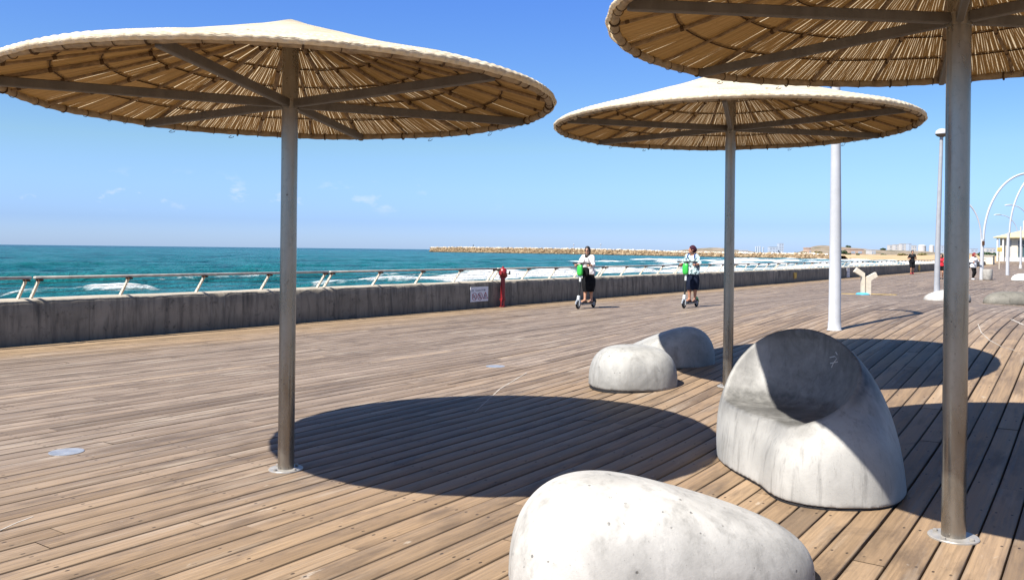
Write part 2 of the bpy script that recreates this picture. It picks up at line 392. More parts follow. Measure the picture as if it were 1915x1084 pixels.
# ------------------------------------------------------------------ mesh helpers
class MB:
    def __init__(s): s.v = []; s.f = []; s.mi = []; s.cur = 0
    def quad(s, pts):
        i = len(s.v); s.v += [tuple(p) for p in pts]; s.f.append(tuple(range(i, i+len(pts)))); s.mi.append(s.cur)
    def box(s, c, size, rot=None, bev=0.0):
        hx, hy, hz = size[0]/2, size[1]/2, size[2]/2
        if bev <= 0:
            vs = [(x, y, z) for x in (-hx, hx) for y in (-hy, hy) for z in (-hz, hz)]
            fs = [(0, 1, 3, 2), (4, 6, 7, 5), (0, 4, 5, 1), (2, 3, 7, 6), (0, 2, 6, 4), (1, 5, 7, 3)]
        else:
            b = bev; vs = []
            for z, ins in ((-hz, b), (-hz+b, 0), (hz-b, 0), (hz, b)):
                X = hx-ins; Y = hy-ins; c2 = b
                vs += [(X, -Y+c2, z), (X, Y-c2, z), (X-c2, Y, z), (-X+c2, Y, z), (-X, Y-c2, z), (-X, -Y+c2, z), (-X+c2, -Y, z), (X-c2, -Y, z)]
            fs = [tuple(reversed(range(8))), tuple(range(24, 32))]
            for k in range(3):
                for j in range(8): fs.append((k*8+j, k*8+(j+1) % 8, k*8+8+(j+1) % 8, k*8+8+j))
        i = len(s.v)
        for p in vs:
            q = Vector(p)
            if rot is not None: q = rot @ q
            s.v.append((q.x+c[0], q.y+c[1], q.z+c[2]))
        for f in fs: s.f.append(tuple(i+a for a in f)); s.mi.append(s.cur)
    def tube(s, pts, rad, n=10, caps=True, closed=False, flat=1.0):
        P = [Vector(p) for p in pts]; m = len(P)
        rads = rad if hasattr(rad, '__len__') else [rad]*m
        up = None; i0 = len(s.v)
        for i in range(m):
            if closed: t = (P[(i+1) % m]-P[i-1])
            else: t = (P[min(i+1, m-1)]-P[max(i-1, 0)])
            t.normalize()
            if up is None:
                up = Vector((0, 0, 1)) if abs(t.z) < .9 else Vector((1, 0, 0))
            a = t.cross(up)
            if a.length < 1e-6: a = t.orthogonal()
            a.normalize(); b = a.cross(t); b.normalize(); up = b
            for j in range(n):
                w = 2*math.pi*j/n
                q = P[i]+a*(math.cos(w)*rads[i])+b*(math.sin(w)*rads[i]*flat)
                s.v.append(tuple(q))
        for i in range(m if closed else m-1):
            k = (i+1) % m
            for j in range(n):
                s.f.append((i0+i*n+j, i0+i*n+(j+1) % n, i0+k*n+(j+1) % n, i0+k*n+j)); s.mi.append(s.cur)
        if caps and not closed:
            s.f.append(tuple(i0+j for j in reversed(range(n)))); s.mi.append(s.cur)
            s.f.append(tuple(i0+(m-1)*n+j for j in range(n))); s.mi.append(s.cur)
    def lathe(s, prof, n=24, c=(0, 0, 0)):
        i0 = len(s.v)
        for r, z in prof:
            for j in range(n):
                w = 2*math.pi*j/n; s.v.append((c[0]+r*math.cos(w), c[1]+r*math.sin(w), c[2]+z))
        for i in range(len(prof)-1):
            for j in range(n):
                s.f.append((i0+i*n+j, i0+i*n+(j+1) % n, i0+(i+1)*n+(j+1) % n, i0+(i+1)*n+j)); s.mi.append(s.cur)
        if prof[-1][0] > 1e-4: s.f.append(tuple(i0+(len(prof)-1)*n+j for j in range(n))); s.mi.append(s.cur)
        if prof[0][0] > 1e-4: s.f.append(tuple(i0+j for j in reversed(range(n)))); s.mi.append(s.cur)
    def build(s, name, mats, parent=None, smooth=True, angle=40):
        me = bpy.data.meshes.new(name); me.from_pydata(s.v, [], s.f)
        if not isinstance(mats, (list, tuple)): mats = [mats]
        for m in mats: me.materials.append(m)
        me.polygons.foreach_set('material_index', s.mi)
        if smooth:
            me.polygons.foreach_set('use_smooth', [True]*len(me.polygons))
            try: me.set_sharp_from_angle(angle=R(angle))
            except Exception: pass
        me.update(); return link(name, me, parent)

def link(name, me, parent=None):
    o = bpy.data.objects.new(name, me); COL.objects.link(o)
    if parent is not None: o.parent = parent
    return o
def tag(o, label=None, cat=None, group=None, kind=None):
    if label: o['label'] = label
    if cat: o['category'] = cat
    if group: o['group'] = group
    if kind: o['kind'] = kind
    return o
def empty(name, loc, rz=0.0):
    o = bpy.data.objects.new(name, None); COL.objects.link(o); o.location = loc; o.rotation_euler = (0, 0, rz)
    o.empty_display_size = .2; return o
def copy_tree(o, parent=None):
    c = o.copy(); COL.objects.link(c)
    if parent is not None: c.parent = parent
    for ch in list(o.children): copy_tree(ch, c)
    return c
def np_mesh(name, V, F, mats, parent=None, smooth=False, attrs=None, mi=None):
    me = bpy.data.meshes.new(name); V = np.asarray(V, np.float32); F = np.asarray(F, np.int32); k = F.shape[1]
    me.vertices.add(len(V)); me.vertices.foreach_set('co', V.ravel())
    me.loops.add(F.size); me.loops.foreach_set('vertex_index', F.ravel())
    me.polygons.add(len(F)); me.polygons.foreach_set('loop_start', np.arange(0, F.size, k, dtype=np.int32))
    try: me.polygons.foreach_set('loop_total', np.full(len(F), k, np.int32))
    except Exception: pass
    if smooth: me.polygons.foreach_set('use_smooth', np.ones(len(F), bool))
    for m in (mats if isinstance(mats, (list, tuple)) else [mats]): me.materials.append(m)
    if mi is not None: me.polygons.foreach_set('material_index', np.asarray(mi, np.int32))
    me.update(calc_edges=True)
    for an, a in (attrs or {}).items():
        a = np.asarray(a, np.float32)
        if a.ndim == 2:
            at = me.attributes.new(an, 'FLOAT_VECTOR', 'POINT'); at.data.foreach_set('vector', a.ravel())
        else:
            at = me.attributes.new(an, 'FLOAT', 'POINT'); at.data.foreach_set('value', a.ravel())
    me.validate(); return link(name, me, parent)
def grid_faces(a, b):
    i = np.arange((a-1)*(b-1)); r = i//(b-1); c = i % (b-1); k = r*b+c
    return np.stack([k, k+1, k+b+1, k+b], 1)

# signed distance shapes meshed by surface nets
def snet(f, lo, hi, h):
    n = [int(math.ceil((hi[i]-lo[i])/h))+1 for i in range(3)]
    ax = [lo[i]+h*np.arange(n[i], dtype=np.float32) for i in range(3)]
    X, Y, Z = np.meshgrid(*ax, indexing='ij')
    v = f(X.astype(np.float32), Y.astype(np.float32), Z.astype(np.float32)).astype(np.float32)
    ins = v < 0
    cs = np.zeros([k-1 for k in n], np.int8)
    for a in (0, 1):
        for b in (0, 1):
            for c in (0, 1): cs += ins[a:n[0]-1+a, b:n[1]-1+b, c:n[2]-1+c]
    act = (cs > 0) & (cs < 8); idx = np.argwhere(act)
    acc = np.zeros((len(idx), 3), np.float64); cnt = np.zeros(len(idx))
    cor = [(a, b, c) for a in (0, 1) for b in (0, 1) for c in (0, 1)]
    for p in cor:
        for q in cor:
            if q <= p or sum(abs(p[i]-q[i]) for i in range(3)) != 1: continue
            va = v[idx[:, 0]+p[0], idx[:, 1]+p[1], idx[:, 2]+p[2]]; vb = v[idx[:, 0]+q[0], idx[:, 1]+q[1], idx[:, 2]+q[2]]
            x = (va < 0) != (vb < 0); t = np.where(x, va/np.where(x, va-vb, 1), 0)[:, None]
            pt = np.array(p)[None]*(1-t)+np.array(q)[None]*t
            acc += np.where(x[:, None], pt, 0); cnt += x
    pos = (idx+acc/cnt[:, None])*h+np.array(lo)
    num = -np.ones(act.shape, np.int64); num[tuple(idx.T)] = np.arange(len(idx))
    F = []
    for a in range(3):
        b, c = (a+1) % 3, (a+2) % 3
        s0 = [slice(None)]*3; s1 = [slice(None)]*3; s0[a] = slice(0, -1); s1[a] = slice(1, None)
        e = np.argwhere(ins[tuple(s0)] != ins[tuple(s1)])
        ok = (e[:, b] > 0) & (e[:, c] > 0) & (e[:, b] < n[b]-1) & (e[:, c] < n[c]-1); e = e[ok]
        fl = ins[e[:, 0], e[:, 1], e[:, 2]]
        def cell(db, dc):
            k = e.copy(); k[:, b] -= db; k[:, c] -= dc; return num[k[:, 0], k[:, 1], k[:, 2]]
        q = np.stack([cell(1, 1), cell(0, 1), cell(0, 0), cell(1, 0)], 1)
        q[~fl] = q[~fl][:, ::-1]; F.append(q)
    return pos, np.concatenate(F)
def smin(a, b, k): 
    h = np.clip(.5+.5*(b-a)/k, 0, 1); return b*(1-h)+a*h-k*h*(1-h)
def smax(a, b, k): return -smin(-a, -b, k)
def cap(X, Y, Z, a, b, ra, rb):
    a = np.array(a, float); b = np.array(b, float); d = b-a; L = max(float(d@d), 1e-9)
    t = np.clip(((X-a[0])*d[0]+(Y-a[1])*d[1]+(Z-a[2])*d[2])/L, 0, 1)
    return np.sqrt((X-a[0]-t*d[0])**2+(Y-a[1]-t*d[1])**2+(Z-a[2]-t*d[2])**2)-(ra+(rb-ra)*t)
def ell(X, Y, Z, c, r):
    return (np.sqrt(((X-c[0])/r[0])**2+((Y-c[1])/r[1])**2+((Z-c[2])/r[2])**2)-1)*min(r)

# ------------------------------------------------------------------ setting: deck, ground, sea
def build_deck():
    PIT = .166
    P0 = 14.02; rows = 122
    V = []; SP = []; LO = []; F = []; nv = 0
    segs_s = np.concatenate([np.arange(-5, 40, .55), np.arange(40, 178, 2.3)])
    for k in range(rows):
        pc = P0-PIT*(k+.5)
        gap = .0085+.006*rng.random()+(.008 if rng.random() < .13 else 0)
        hw = (PIT-gap)/2
        s = -5.0-rng.random()*3
        while s < 176:
            L = rng.choice([3.84, 4.48, 5.12, 5.76]) if s < 60 else 6.0
            e = s+L; r1, r2 = rng.random(), rng.random(); dz = rng.normal(0, .0012); jt = rng.normal(0, .0018)
            st = .55 if s < 45 else 2.5
            ss = np.linspace(s+.0012, e-.0012, max(2, int(L/st)+1)); m = len(ss)
            for (q, vv) in ((-1, 0.0), (1, 1.0)):
                pass
            prof = [(-hw, -.035, 0.0), (-hw, -.0015, 0.0), (-hw+.003, 0, .02), (hw-.003, 0, .98), (hw, -.0015, 1.0), (hw, -.035, 1.0)]
            A = np.zeros((m, 6, 3)); B = np.zeros((m, 6, 3)); C = np.zeros((m, 6, 3))
            for j, (dp, zz, vv) in enumerate(prof):
                p = pc+dp+jt
                x = ss*D[0]+p*N[0]; y = ss*D[1]+p*N[1]
                A[:, j, 0] = x; A[:, j, 1] = y; A[:, j, 2] = hill(x, y)+zz+dz
                B[:, j, 0] = ss; B[:, j, 1] = p; C[:, j, 0] = vv; C[:, j, 1] = r1; C[:, j, 2] = r2
            V.append(A.reshape(-1, 3)); SP.append(B.reshape(-1, 3)); LO.append(C.reshape(-1, 3))
            F.append(grid_faces(m, 6)+nv); nv += m*6
            s = e
    o = np_mesh('deck', np.concatenate(V), np.concatenate(F)[:, ::-1], M['deck'], attrs={'sp': np.concatenate(SP), 'loc': np.concatenate(LO)})
    tag(o, kind='structure')
build_deck()

def build_ground():
    s = np.concatenate([np.arange(-60, 60, 2.0), np.arange(60, 320, 8.0)]); p = np.concatenate([np.arange(-250, -20, 15.0), np.arange(-20, -7, 1.6), [-6.6, -6.45], np.arange(-6.2, 13.6, 1.65), [14.07]])
    S, P = np.meshgrid(s, p, indexing='ij'); X = S*D[0]+P*N[0]; Y = S*D[1]+P*N[1]
    Z = hill(X, Y)-.07
    F = grid_faces(len(s), len(p))[:, ::-1]; Z = np.where(P < -6.5, Z+.06, Z)
    pm = P.reshape(-1)[F].max(1); sm = S.reshape(-1)[F].min(1); mi = np.where((pm <= -6.4) | (sm > 174), 1, 0)
    o = np_mesh('ground', np.stack([X, Y, Z], -1).reshape(-1, 3), F, [M['under'], M['ground']], smooth=True, mi=mi)
    tag(o, kind='structure')
build_ground()

def build_sea():
    nr, na = 950, 600
    r = 15*np.exp(np.linspace(0, math.log(14000/15.0), nr)); a = np.linspace(R(-62), R(46), na)
    RR, AA = np.meshgrid(r, a, indexing='ij'); X = RR*np.sin(AA); Y = RR*np.cos(AA)
    S = X*D[0]+Y*D[1]; P = X*N[0]+Y*N[1]
    Z = np.full_like(X, SEA_Z)
    fade = np.clip((600-P)/400, 0, 1)
    Z += fade*.22*(fbm(S*.06, P*.2, 5, 4)-.47)*2
    f1 = np.clip((420-RR)/250, 0, 1); f2 = np.clip((1600-RR)/900, 0, 1)*np.clip((RR-90)/200, .35, 1)
    a1 = 1-np.abs(2*fbm(S*.13+.04*P, P*.22, 81, 3)-.95); a2 = 1-np.abs(2*fbm(S*.045, P*.075, 83, 3)-.95)
    wv = .55*a1*f1+.6*a2*f2
    Z += f1*.75*(a1-.75)+f2*.9*(a2-.75)
    foam = np.zeros_like(X)
    for (pc, A, w, seed, s0) in ((64, 1.0, 3.0, 21, 50), (82, .95, 3.6, 22, 150), (100, .8, 4, 23, 200), (118, .75, 4.5, 27, 210), (140, .6, 5, 24, 240), (170, .5, 6, 25, 300)):
        cen = pc+9*(fbm(S*.012, S*0+seed, seed, 3)-.45)*2
        amp = A*np.clip((fbm(S*.028, S*0+seed*3.1, seed+7, 3)-.3)*3, 0, 1)
        d = P-cen
        prof = np.where(d < 0, np.exp(-(d/(w*.55))**2), np.exp(-(d/(w*1.5))**2))
        Z += amp*prof
        brk = np.clip((fbm(S*.035, S*0+seed*1.3, seed+3, 3)-(.53 if pc < 90 else .5)+(.02 if pc < 70 else 0)+np.clip((S-s0)/260, -.4, .22))*7, 0, 1)
        foam += brk*np.exp(-((d+w*.35)/(w*.75))**2)*1.15
        # spilled foam trailing shoreward
        foam += brk*np.where(d < 0, np.exp(np.minimum(d, 0)/9.0), 0)*.42
    for (s0, p0, ln, wd, am) in ((36, 60.5, 2.6, 2.2, 1.1), (31, 62, 3.0, 1.2, .7), (70, 61, 7.5, 2.6, 1.1), (60, 60, 6, 2.0, .8), (56, 76, 9, .8, .75), (14, 82, 6, .7, .5), (92, 68, 6, 2.6, 1.0), (84, 74, 10, 1.0, .7)):
        g = np.exp(-((S-s0)/ln)**4)*np.exp(-((P-p0-1.2*(fbm(S*.3, S*0+s0, 91, 3)-.5)*2)/wd)**2)
        foam += .72*am*g; Z += .55*am*g
    surf = np.clip((S-112)/60, 0, 1)*np.clip((92-P)/25, 0, 1)
    foam += surf*(.10+.55*fbm(S*.03, P*.11, 41, 4))
    foam += np.clip((62-P)/30, 0, 1)*.17*fbm(S*.05, P*.2, 43, 3)
    foam += np.clip((S-330)/250, 0, 1)*np.clip((175-P)/50, 0, 1)*.7*fbm(S*.02, P*.08, 47, 4)
    foam = np.clip(foam, 0, 1.2)
    keep = P > 13
    V = np.stack([X, Y, Z], -1).reshape(-1, 3); F = grid_faces(nr, na)
    k = keep.reshape(-1)[F].all(1); F = F[k]
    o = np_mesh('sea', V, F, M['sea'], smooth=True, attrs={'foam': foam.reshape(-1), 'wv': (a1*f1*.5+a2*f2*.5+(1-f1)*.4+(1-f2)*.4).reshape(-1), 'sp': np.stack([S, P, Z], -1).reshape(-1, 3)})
    tag(o, kind='structure')
build_sea()

# ------------------------------------------------------------------ sea wall
def build_wall():
    s = np.arange(-14, 141.01, .07); m = len(s)
    chip = .035*np.clip(fbm(s*2.6, s*0+2, 61, 4)-.5, 0, 1)*2+.012*fbm(s*9, s*0+5, 62, 3)
    prof = [(14.08, -.2), (14.08, .25), (14.083, .5), (14.085, .66), (14.10, .70), (14.16, .735), (14.38, .735), (14.47, .70), (14.47, -3.0)]
    V = np.zeros((m, len(prof), 3)); SP = np.zeros_like(V)
    for j, (p, z) in enumerate(prof):
        pp = np.full(m, p); zz = np.full(m, z)
        wob = .006*(fbm(s*.8, s*0+j, 70+j, 3)-.5)
        if j in (3, 4): pp = pp+chip*(1.0 if j == 4 else .5); zz = zz-chip*(.9 if j == 4 else 1.4)+.01*(fbm(s*1.7, s*0, 66, 3)-.5)
        if j in (5, 6): zz = zz+.014*(fbm(s*.9, s*0+j, 67, 3)-.5)*2
        pp = pp+wob
        V[:, j, 0] = s*D[0]+pp*N[0]; V[:, j, 1] = s*D[1]+pp*N[1]; V[:, j, 2] = zz
        SP[:, j, 0] = s; SP[:, j, 1] = pp; SP[:, j, 2] = zz
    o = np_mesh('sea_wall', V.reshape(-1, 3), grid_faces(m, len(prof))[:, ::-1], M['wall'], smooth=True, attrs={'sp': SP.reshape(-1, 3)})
    tag(o, 'long low stained concrete wall between the boardwalk and the sea', 'wall')
build_wall()

# ------------------------------------------------------------------ railing panels
def make_panel():
    root = empty('railing_panel', (0, 0, 0), ROTZ)
    L = 6.3; zt = 1.075
    # local: x = inland(+) .. y along the promenade, origin at wall-top centreline p=14.28
    mb = MB(); mb.box((.27, L/2, zt), (.085, L-.03, .045), None, .008)
    r = mb.build('handrail', M['rail'], root, True, 50)
    mb = MB()
    for zz, xx in ((.83, .075), (.91, .135), (.985, .195)):
        mb.tube([(xx, .05, zz), (xx, L-.05, zz)], .0045, 5)
    mb.build('cables', M['cable'], root)
    for y in (.09, .09+1.53, .09+3.06, .09+4.59, L-.09):
        mb = MB()
        th = .016; x0, z0, x1, z1 = 0.0, .735, .255, 1.03
        dx, dz = x1-x0, z1-z0; l = math.hypot(dx, dz); nx, nz = dz/l, -dx/l
        wb, wt = .04, .055
        prof = [(x0-nx*wb, z0-.02), (x0+nx*wb, z0-.02), (x1+nx*wt*.8, z1+.0), (x1+.07, z1+.02), (x1-.03, z1+.022), (x1-nx*wt, z1-.03)]
        for sgn in (-1, 1):
            pts = [(a, y+sgn*th, b) for a, b in prof]
            mb.quad(pts if sgn > 0 else pts[::-1])
        n = len(prof)
        for i in range(n):
            a, b = prof[i], prof[(i+1) % n]
            mb.quad([(a[0], y-th, a[1]), (b[0], y-th, b[1]), (b[0], y+th, b[1]), (a[0], y+th, a[1])])
        po = mb.build('post', M['postc'], root, False)
        mb = MB(); mb.box((x1+.03, y, z1+.005), (.11, .07, .032)); mb.build('bracket', M['rust'], po, False)
    return root
near_labels = {-1: 'cream railing panel on the wall at the left edge, left of the double post',
    0: 'cream cable railing panel on the wall, left of the nearest parasol pole',
    1: 'cream cable railing panel between the nearest parasol pole and the red standpipe',
    2: 'cream cable railing panel between the red standpipe and the first scooter rider',
    3: 'cream cable railing panel between the two scooter riders',
    4: 'cream cable railing panel directly behind the second scooter rider'}
proto = None
for i in range(-1, 21):
    s0 = 6.78+i*6.32
    if s0+6.3 > 140: break
    if proto is None: o = proto = make_panel()
    else: o = copy_tree(proto)
    o.location = W(s0+.08, 14.28)
    o['category'] = 'railing'; o['group'] = 'railing panels along the sea wall'
    o['label'] = near_labels.get(i, 'cream railing panel on the far stretch of wall beyond the second scooter rider' if i > 4 else '')

# ------------------------------------------------------------------ parasols
CR = 1.9; RISE = .545
def cz(r):      # height of the lining above the rim
    t = np.clip(np.asarray(r, float)/CR, 0, 1)
    return RISE*(1-t)**1.04+.012*np.exp(-(np.asarray(r)/.16)**2)
def make_canopy():
    root_me = []
    # woven top: dense near the edge so the weave is real relief there
    rs = np.concatenate([np.linspace(.012, 1.5, 60), np.linspace(1.51, 1.915, 82)]); nth = 900
    th = np.linspace(0, 2*np.pi, nth, endpoint=False)
    RR, TH = np.meshgrid(rs, th, indexing='ij')
    Z = cz(RR)+.024
    row = RR/.026; par = np.where(np.floor(row).astype(int) % 2 == 0, 0, np.pi)
    wob = .35*np.sin(TH*17+RR*3)+.3*np.sin(TH*41)
    am = np.clip((RR-1.45)/.15, 0, 1)*.0038
    Z = Z+am*np.abs(np.sin(np.pi*row))**.7*(.6+.8*np.sin(TH*150+par+wob))
    Z = Z+.010*(fbm(RR*np.cos(TH)*1.7+9, RR*np.sin(TH)*1.7+9, 31, 3)-.5)*2
    dr = np.clip((RR-1.85)/.065, 0, 1); Z = Z-.022*dr**2
    V1 = np.stack([RR*np.cos(TH), RR*np.sin(TH), Z], -1)
    # lip rolled under the edge
    t2 = np.linspace(0, 1, 9)[1:]
    RL = (1.915+.010*np.sin(t2*np.pi)-.012*t2)[:, None]*np.ones((1, nth)); ZL = (float(cz(1.915))+.024-.022-.034*t2)[:, None]+np.zeros((1, nth))
    T2 = np.ones((8, 1))*th[None]
    RL = RL+.0025*np.sin(T2*150+np.where(np.arange(8) % 2 == 0, 0, np.pi)[:, None])+.004*np.sin(T2*37)
    V2 = np.stack([RL*np.cos(T2), RL*np.sin(T2), ZL], -1)
    V = np.concatenate([V1, V2]); a, b = V.shape[:2]
    V = np.concatenate([V, V[:, :1]], 1)
    return V, grid_faces(a, b+1)
_cv, _cf = make_canopy()
def reed_mesh():
    V = []; F = []; RN = []; nv = 0
    edges = [.1, .34, .63, .93, 1.23, 1.53, 1.87]
    for bi in range(6):
        r0, r1 = edges[bi], edges[bi+1]
        n = int(2*math.pi*(r0+r1)/2/.0140)
        for j in range(n):
            t0 = 2*math.pi*(j+rng.normal(0, .05))/n; w = (2*math.pi/n)*.5*rng.uniform(.80, .94)
            m = 4; rr = np.linspace(r0-.015, r1+.015, m); sk = rng.normal(0, .07)*2*math.pi/n; ph = rng.random()*6.3
            tt = t0+sk*(rr-r0)/(r1-r0)+.14*(2*math.pi/n)*np.sin(rr*14+ph)
            dz = rng.normal(0, .0022); A = np.zeros((m, 3, 3))
            for q, (o, d) in enumerate(((-1, .002), (0, -.005), (1, .002))):
                a = tt+o*w; A[:, q, 0] = rr*np.cos(a); A[:, q, 1] = rr*np.sin(a); A[:, q, 2] = cz(rr)+d+dz
            V.append(A.reshape(-1, 3)); F.append(grid_faces(m, 3)+nv); nv += m*3; RN.append(np.full(m*3, rng.random()))
    return np.concatenate(V), np.concatenate(F), np.concatenate(RN)

def make_parasol():
    root = empty('straw_parasol', (0, 0, 0))
    can = np_mesh('canopy', _cv.reshape(-1, 3), _cf, M['weave'], root, smooth=True)
    V, F, RN = reed_mesh(); np_mesh('reed_lining', V, F, M['reed'], can, smooth=True, attrs={'rnd': RN})
    # rim, wrapped
    mb = MB(); P = []; RD = []
    for j in range(300):
        w = 2*math.pi*j/300; P.append((1.872*math.cos(w), 1.872*math.sin(w), -.018+.003*math.sin(w*9))); RD.append(.025+.0022*math.sin(w*75)+.0015*random.random())
    mb.tube(P, RD, 10, closed=True); mb.cur = 1
    for j in range(60):
        w = 2*math.pi*(j+random.uniform(-.3, .3))/60; c = Vector((1.872*math.cos(w), 1.872*math.sin(w), -.02)); e = Vector((math.cos(w), math.sin(w), 0))
        k = [c+e*(.029*math.cos(q))+Vector((0, 0, .029*math.sin(q))) for q in np.linspace(0, 2*math.pi, 13)[:-1]]
        mb.tube(k, .0026 if j % 4 else .006, 5, closed=True)
    for j in range(5):       # loose twine ends curling off the rim
        w = random.uniform(0, 2*math.pi); c = Vector((1.9*math.cos(w), 1.9*math.sin(w), -.05)); tg = Vector((-math.sin(w), math.cos(w), 0)); L = random.uniform(.02, .045)
        mb.tube([c+tg*(L*math.sin(q*1.6))+Vector((0, 0, -.02*math.sin(q))) for q in np.linspace(0, 3.0, 7)], .0025, 4)
    mb.build('rim', [M['rim'], M['twine']], can)
    for i in range(24):       # branches under the reeds
        w = 2*math.pi*i/24+random.uniform(-.03, .03); thick = .0155 if i % 2 == 0 else .0105
        mb = MB(); pts = []; rad = []
        for r in np.linspace(.13, 1.86, 22):
            a = w+.012*math.sin(r*5+i); pts.append((r*math.cos(a), r*math.sin(a), float(cz(r))-.02-thick*.5)); rad.append(thick*(1+.10*math.sin(r*40+i)+random.uniform(-.05, .05)))
        mb.tube(pts, rad, 7); mb.cur = 1
        for r in (.34, .63, .93, 1.23, 1.53, 1.80):
            a = w+.012*math.sin(r*5+i); z = float(cz(r))-.02-thick*.5
            if random.random() < .6:
                mb.tube([(r*math.cos(a)+dx*math.cos(a), r*math.sin(a)+dx*math.sin(a), z-.33*dx) for dx in (-.012, .0, .012)], [thick*1.08, thick*1.22, thick*1.08], 7)
        mb.build('branch', [M['cane'], M['twine']], can)
    for r in (.34, .63, .93, 1.23, 1.53):
        mb = MB(); mb.tube([(r*math.cos(w), r*math.sin(w), float(cz(r))-.012+.003*math.sin(w*11)) for w in np.linspace(0, 2*math.pi, 97)[:-1]], .0042, 6, closed=True)
        mb.build('hoop', M['twine'], can)
    for i in range(6):
        w = 2*math.pi*i/6; mb = MB()
        rot = Matrix.Rotation(w, 3, 'Z'); c = rot @ Vector((.95, 0, -.028))
        mb.box(c, (1.80, .04, .062), rot, .006)
        mb.build('strut', M['strut'], root, True, 30)
    return root
par0 = make_parasol()
PARS = [  # x, y, radius, rim height, turn, pole radius, label
    (-1.615, 6.18, 1.90, 2.665, R(24), .058, 'wide straw parasol nearest the sea wall, its pole standing alone on open boards'),
    (2.405, 9.47, 1.94, 3.0, R(14), .055, 'farthest straw parasol, its pole rising behind the scooped concrete chair'),
    (2.52, 4.85, 1.97, 2.965, R(6), .064, 'straw parasol seen from below with a rust spotted pole right of the concrete chair')]
par_all = [par0, copy_tree(par0), copy_tree(par0)]
for i, (x, y, r, h, a, pr, lab) in enumerate(PARS):
    o = par_all[i]
    g = gz(x, y); o.location = (x, y, g); o.rotation_euler = (0, 0, a)
    for c in o.children:
        c.location = (0, 0, h-g); c.scale = (r/CR, r/CR, 1.09 if i == 1 and c.name.startswith('canopy') else 1)
    mb = MB(); H = h-g
    mb.tube([(0, 0, 0), (0, 0, H*.5), (0, 0, H-.05), (0, 0, H+.52)], pr, 28); mb.cur = 0
    mb.tube([(0, 0, H-.072), (0, 0, H+.0)], pr+.006, 28)
    p = mb.build('pole', M['pole'], o)
    mb = MB(); mb.lathe([(.0, 0.0), (pr*2.1, 0.0), (pr*2.1, .007), (pr*2.06, .010), (pr+.004, .010)], 40)
    for q in range(4):
        w = q*math.pi/2+.5; mb.lathe([(.013, .011), (.013, .021), (.004, .024)], 8, (pr*1.65*math.cos(w), pr*1.65*math.sin(w), 0))
    mb.build('base_plate', M['plate'], o)
    tag(o, lab, 'parasol', 'straw parasols on the boardwalk')

# ------------------------------------------------------------------ cast concrete seats
def bench_sdf(a, b0, b1, h0, h1, n=2.3, m=2.6, bend=0.0, hp=1.0):
    def f(X, Y, Z):
        t = np.clip((X/a+1)/2, 0, 1); ts = (t*t*(3-2*t))**hp
        b = b0+(b1-b0)*t; h = h0+(h1-h0)*ts
        Yb = Y-bend*(X/a)**2
        pl = (np.abs(X/a)**n+np.abs(Yb/b)**n)**(1/n)
        zz = np.clip(Z, 0, None)/h
        F = (pl**m+zz**m)**(1/m)-1
        return F*np.minimum(b, h)
    return f
def bench(name, x, y, ang, a, b0, b1, h0, h1, mat, label, h=.022, **kw):
    fb = bench_sdf(a, b0, b1, h0, h1, **kw); lo = (-a-.06, -max(b0, b1)-.35, -.05); hi = (a+.06, max(b0, b1)+.35, max(h0, h1)+.07)
    pos, F = snet(lambda X, Y, Z: smax(fb(X, Y, Z), .004-Z, .004), lo, hi, h)
    root = empty(name, (x, y, gz(x, y)), ang)
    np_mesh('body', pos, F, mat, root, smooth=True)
    pos, F = snet(lambda X, Y, Z: smax(smax(fb(X, Y, np.zeros_like(Z))+.010, Z-.02, .002), -.04-Z, .002), (lo[0], lo[1], -.06), (hi[0], hi[1], .06), .016)
    np_mesh('shadow_strip', pos, F, M['black'], root)  # dark strip imitating the shadow gap under the seat
    return tag(root, label, 'concrete seat', 'smooth concrete seats on the boardwalk')
bench('concrete_bench', .75, 4.18, R(4), .75, .48, .29, .585, .33, M['bench'], 'long pebble shaped pale concrete bench nearest the camera, its high end on the left', h=.016, n=2.4, m=2.7)
bench('concrete_bench', 1.40, 9.80, R(8), .50, .46, .44, .47, .47, M['bench2'], 'rounded pale concrete dome seat between the sloped seat and the parasol shadow', h=.018, n=2.3, m=3.0)
bench('concrete_bench', 2.00, 11.3, R(-6), .68, .38, .48, .2, .575, M['bench2'], 'sloping concrete seat behind the dome seat, its high end in parasol shade', h=.018, n=2.6, m=2.8, hp=.8)
bench('concrete_bench', 14.35, 28.2, R(10), .78, .42, .5, .30, .46, M['bench'], 'low white concrete seat behind the rust spotted parasol pole, near the globe lamp', h=.03)
bench('concrete_bench', 16.6, 27.9, R(-4), 1.15, .5, .4, .47, .36, M['benchdark'], 'dark grey concrete seat right of the parasol pole, in front of the litter bin', h=.03)
bench('concrete_bench', 32.6, 54.3, R(0), .85, .5, .5, .48, .46, M['whitedirt'], 'small far white concrete seat by the right edge, beyond the litter bin', h=.04)

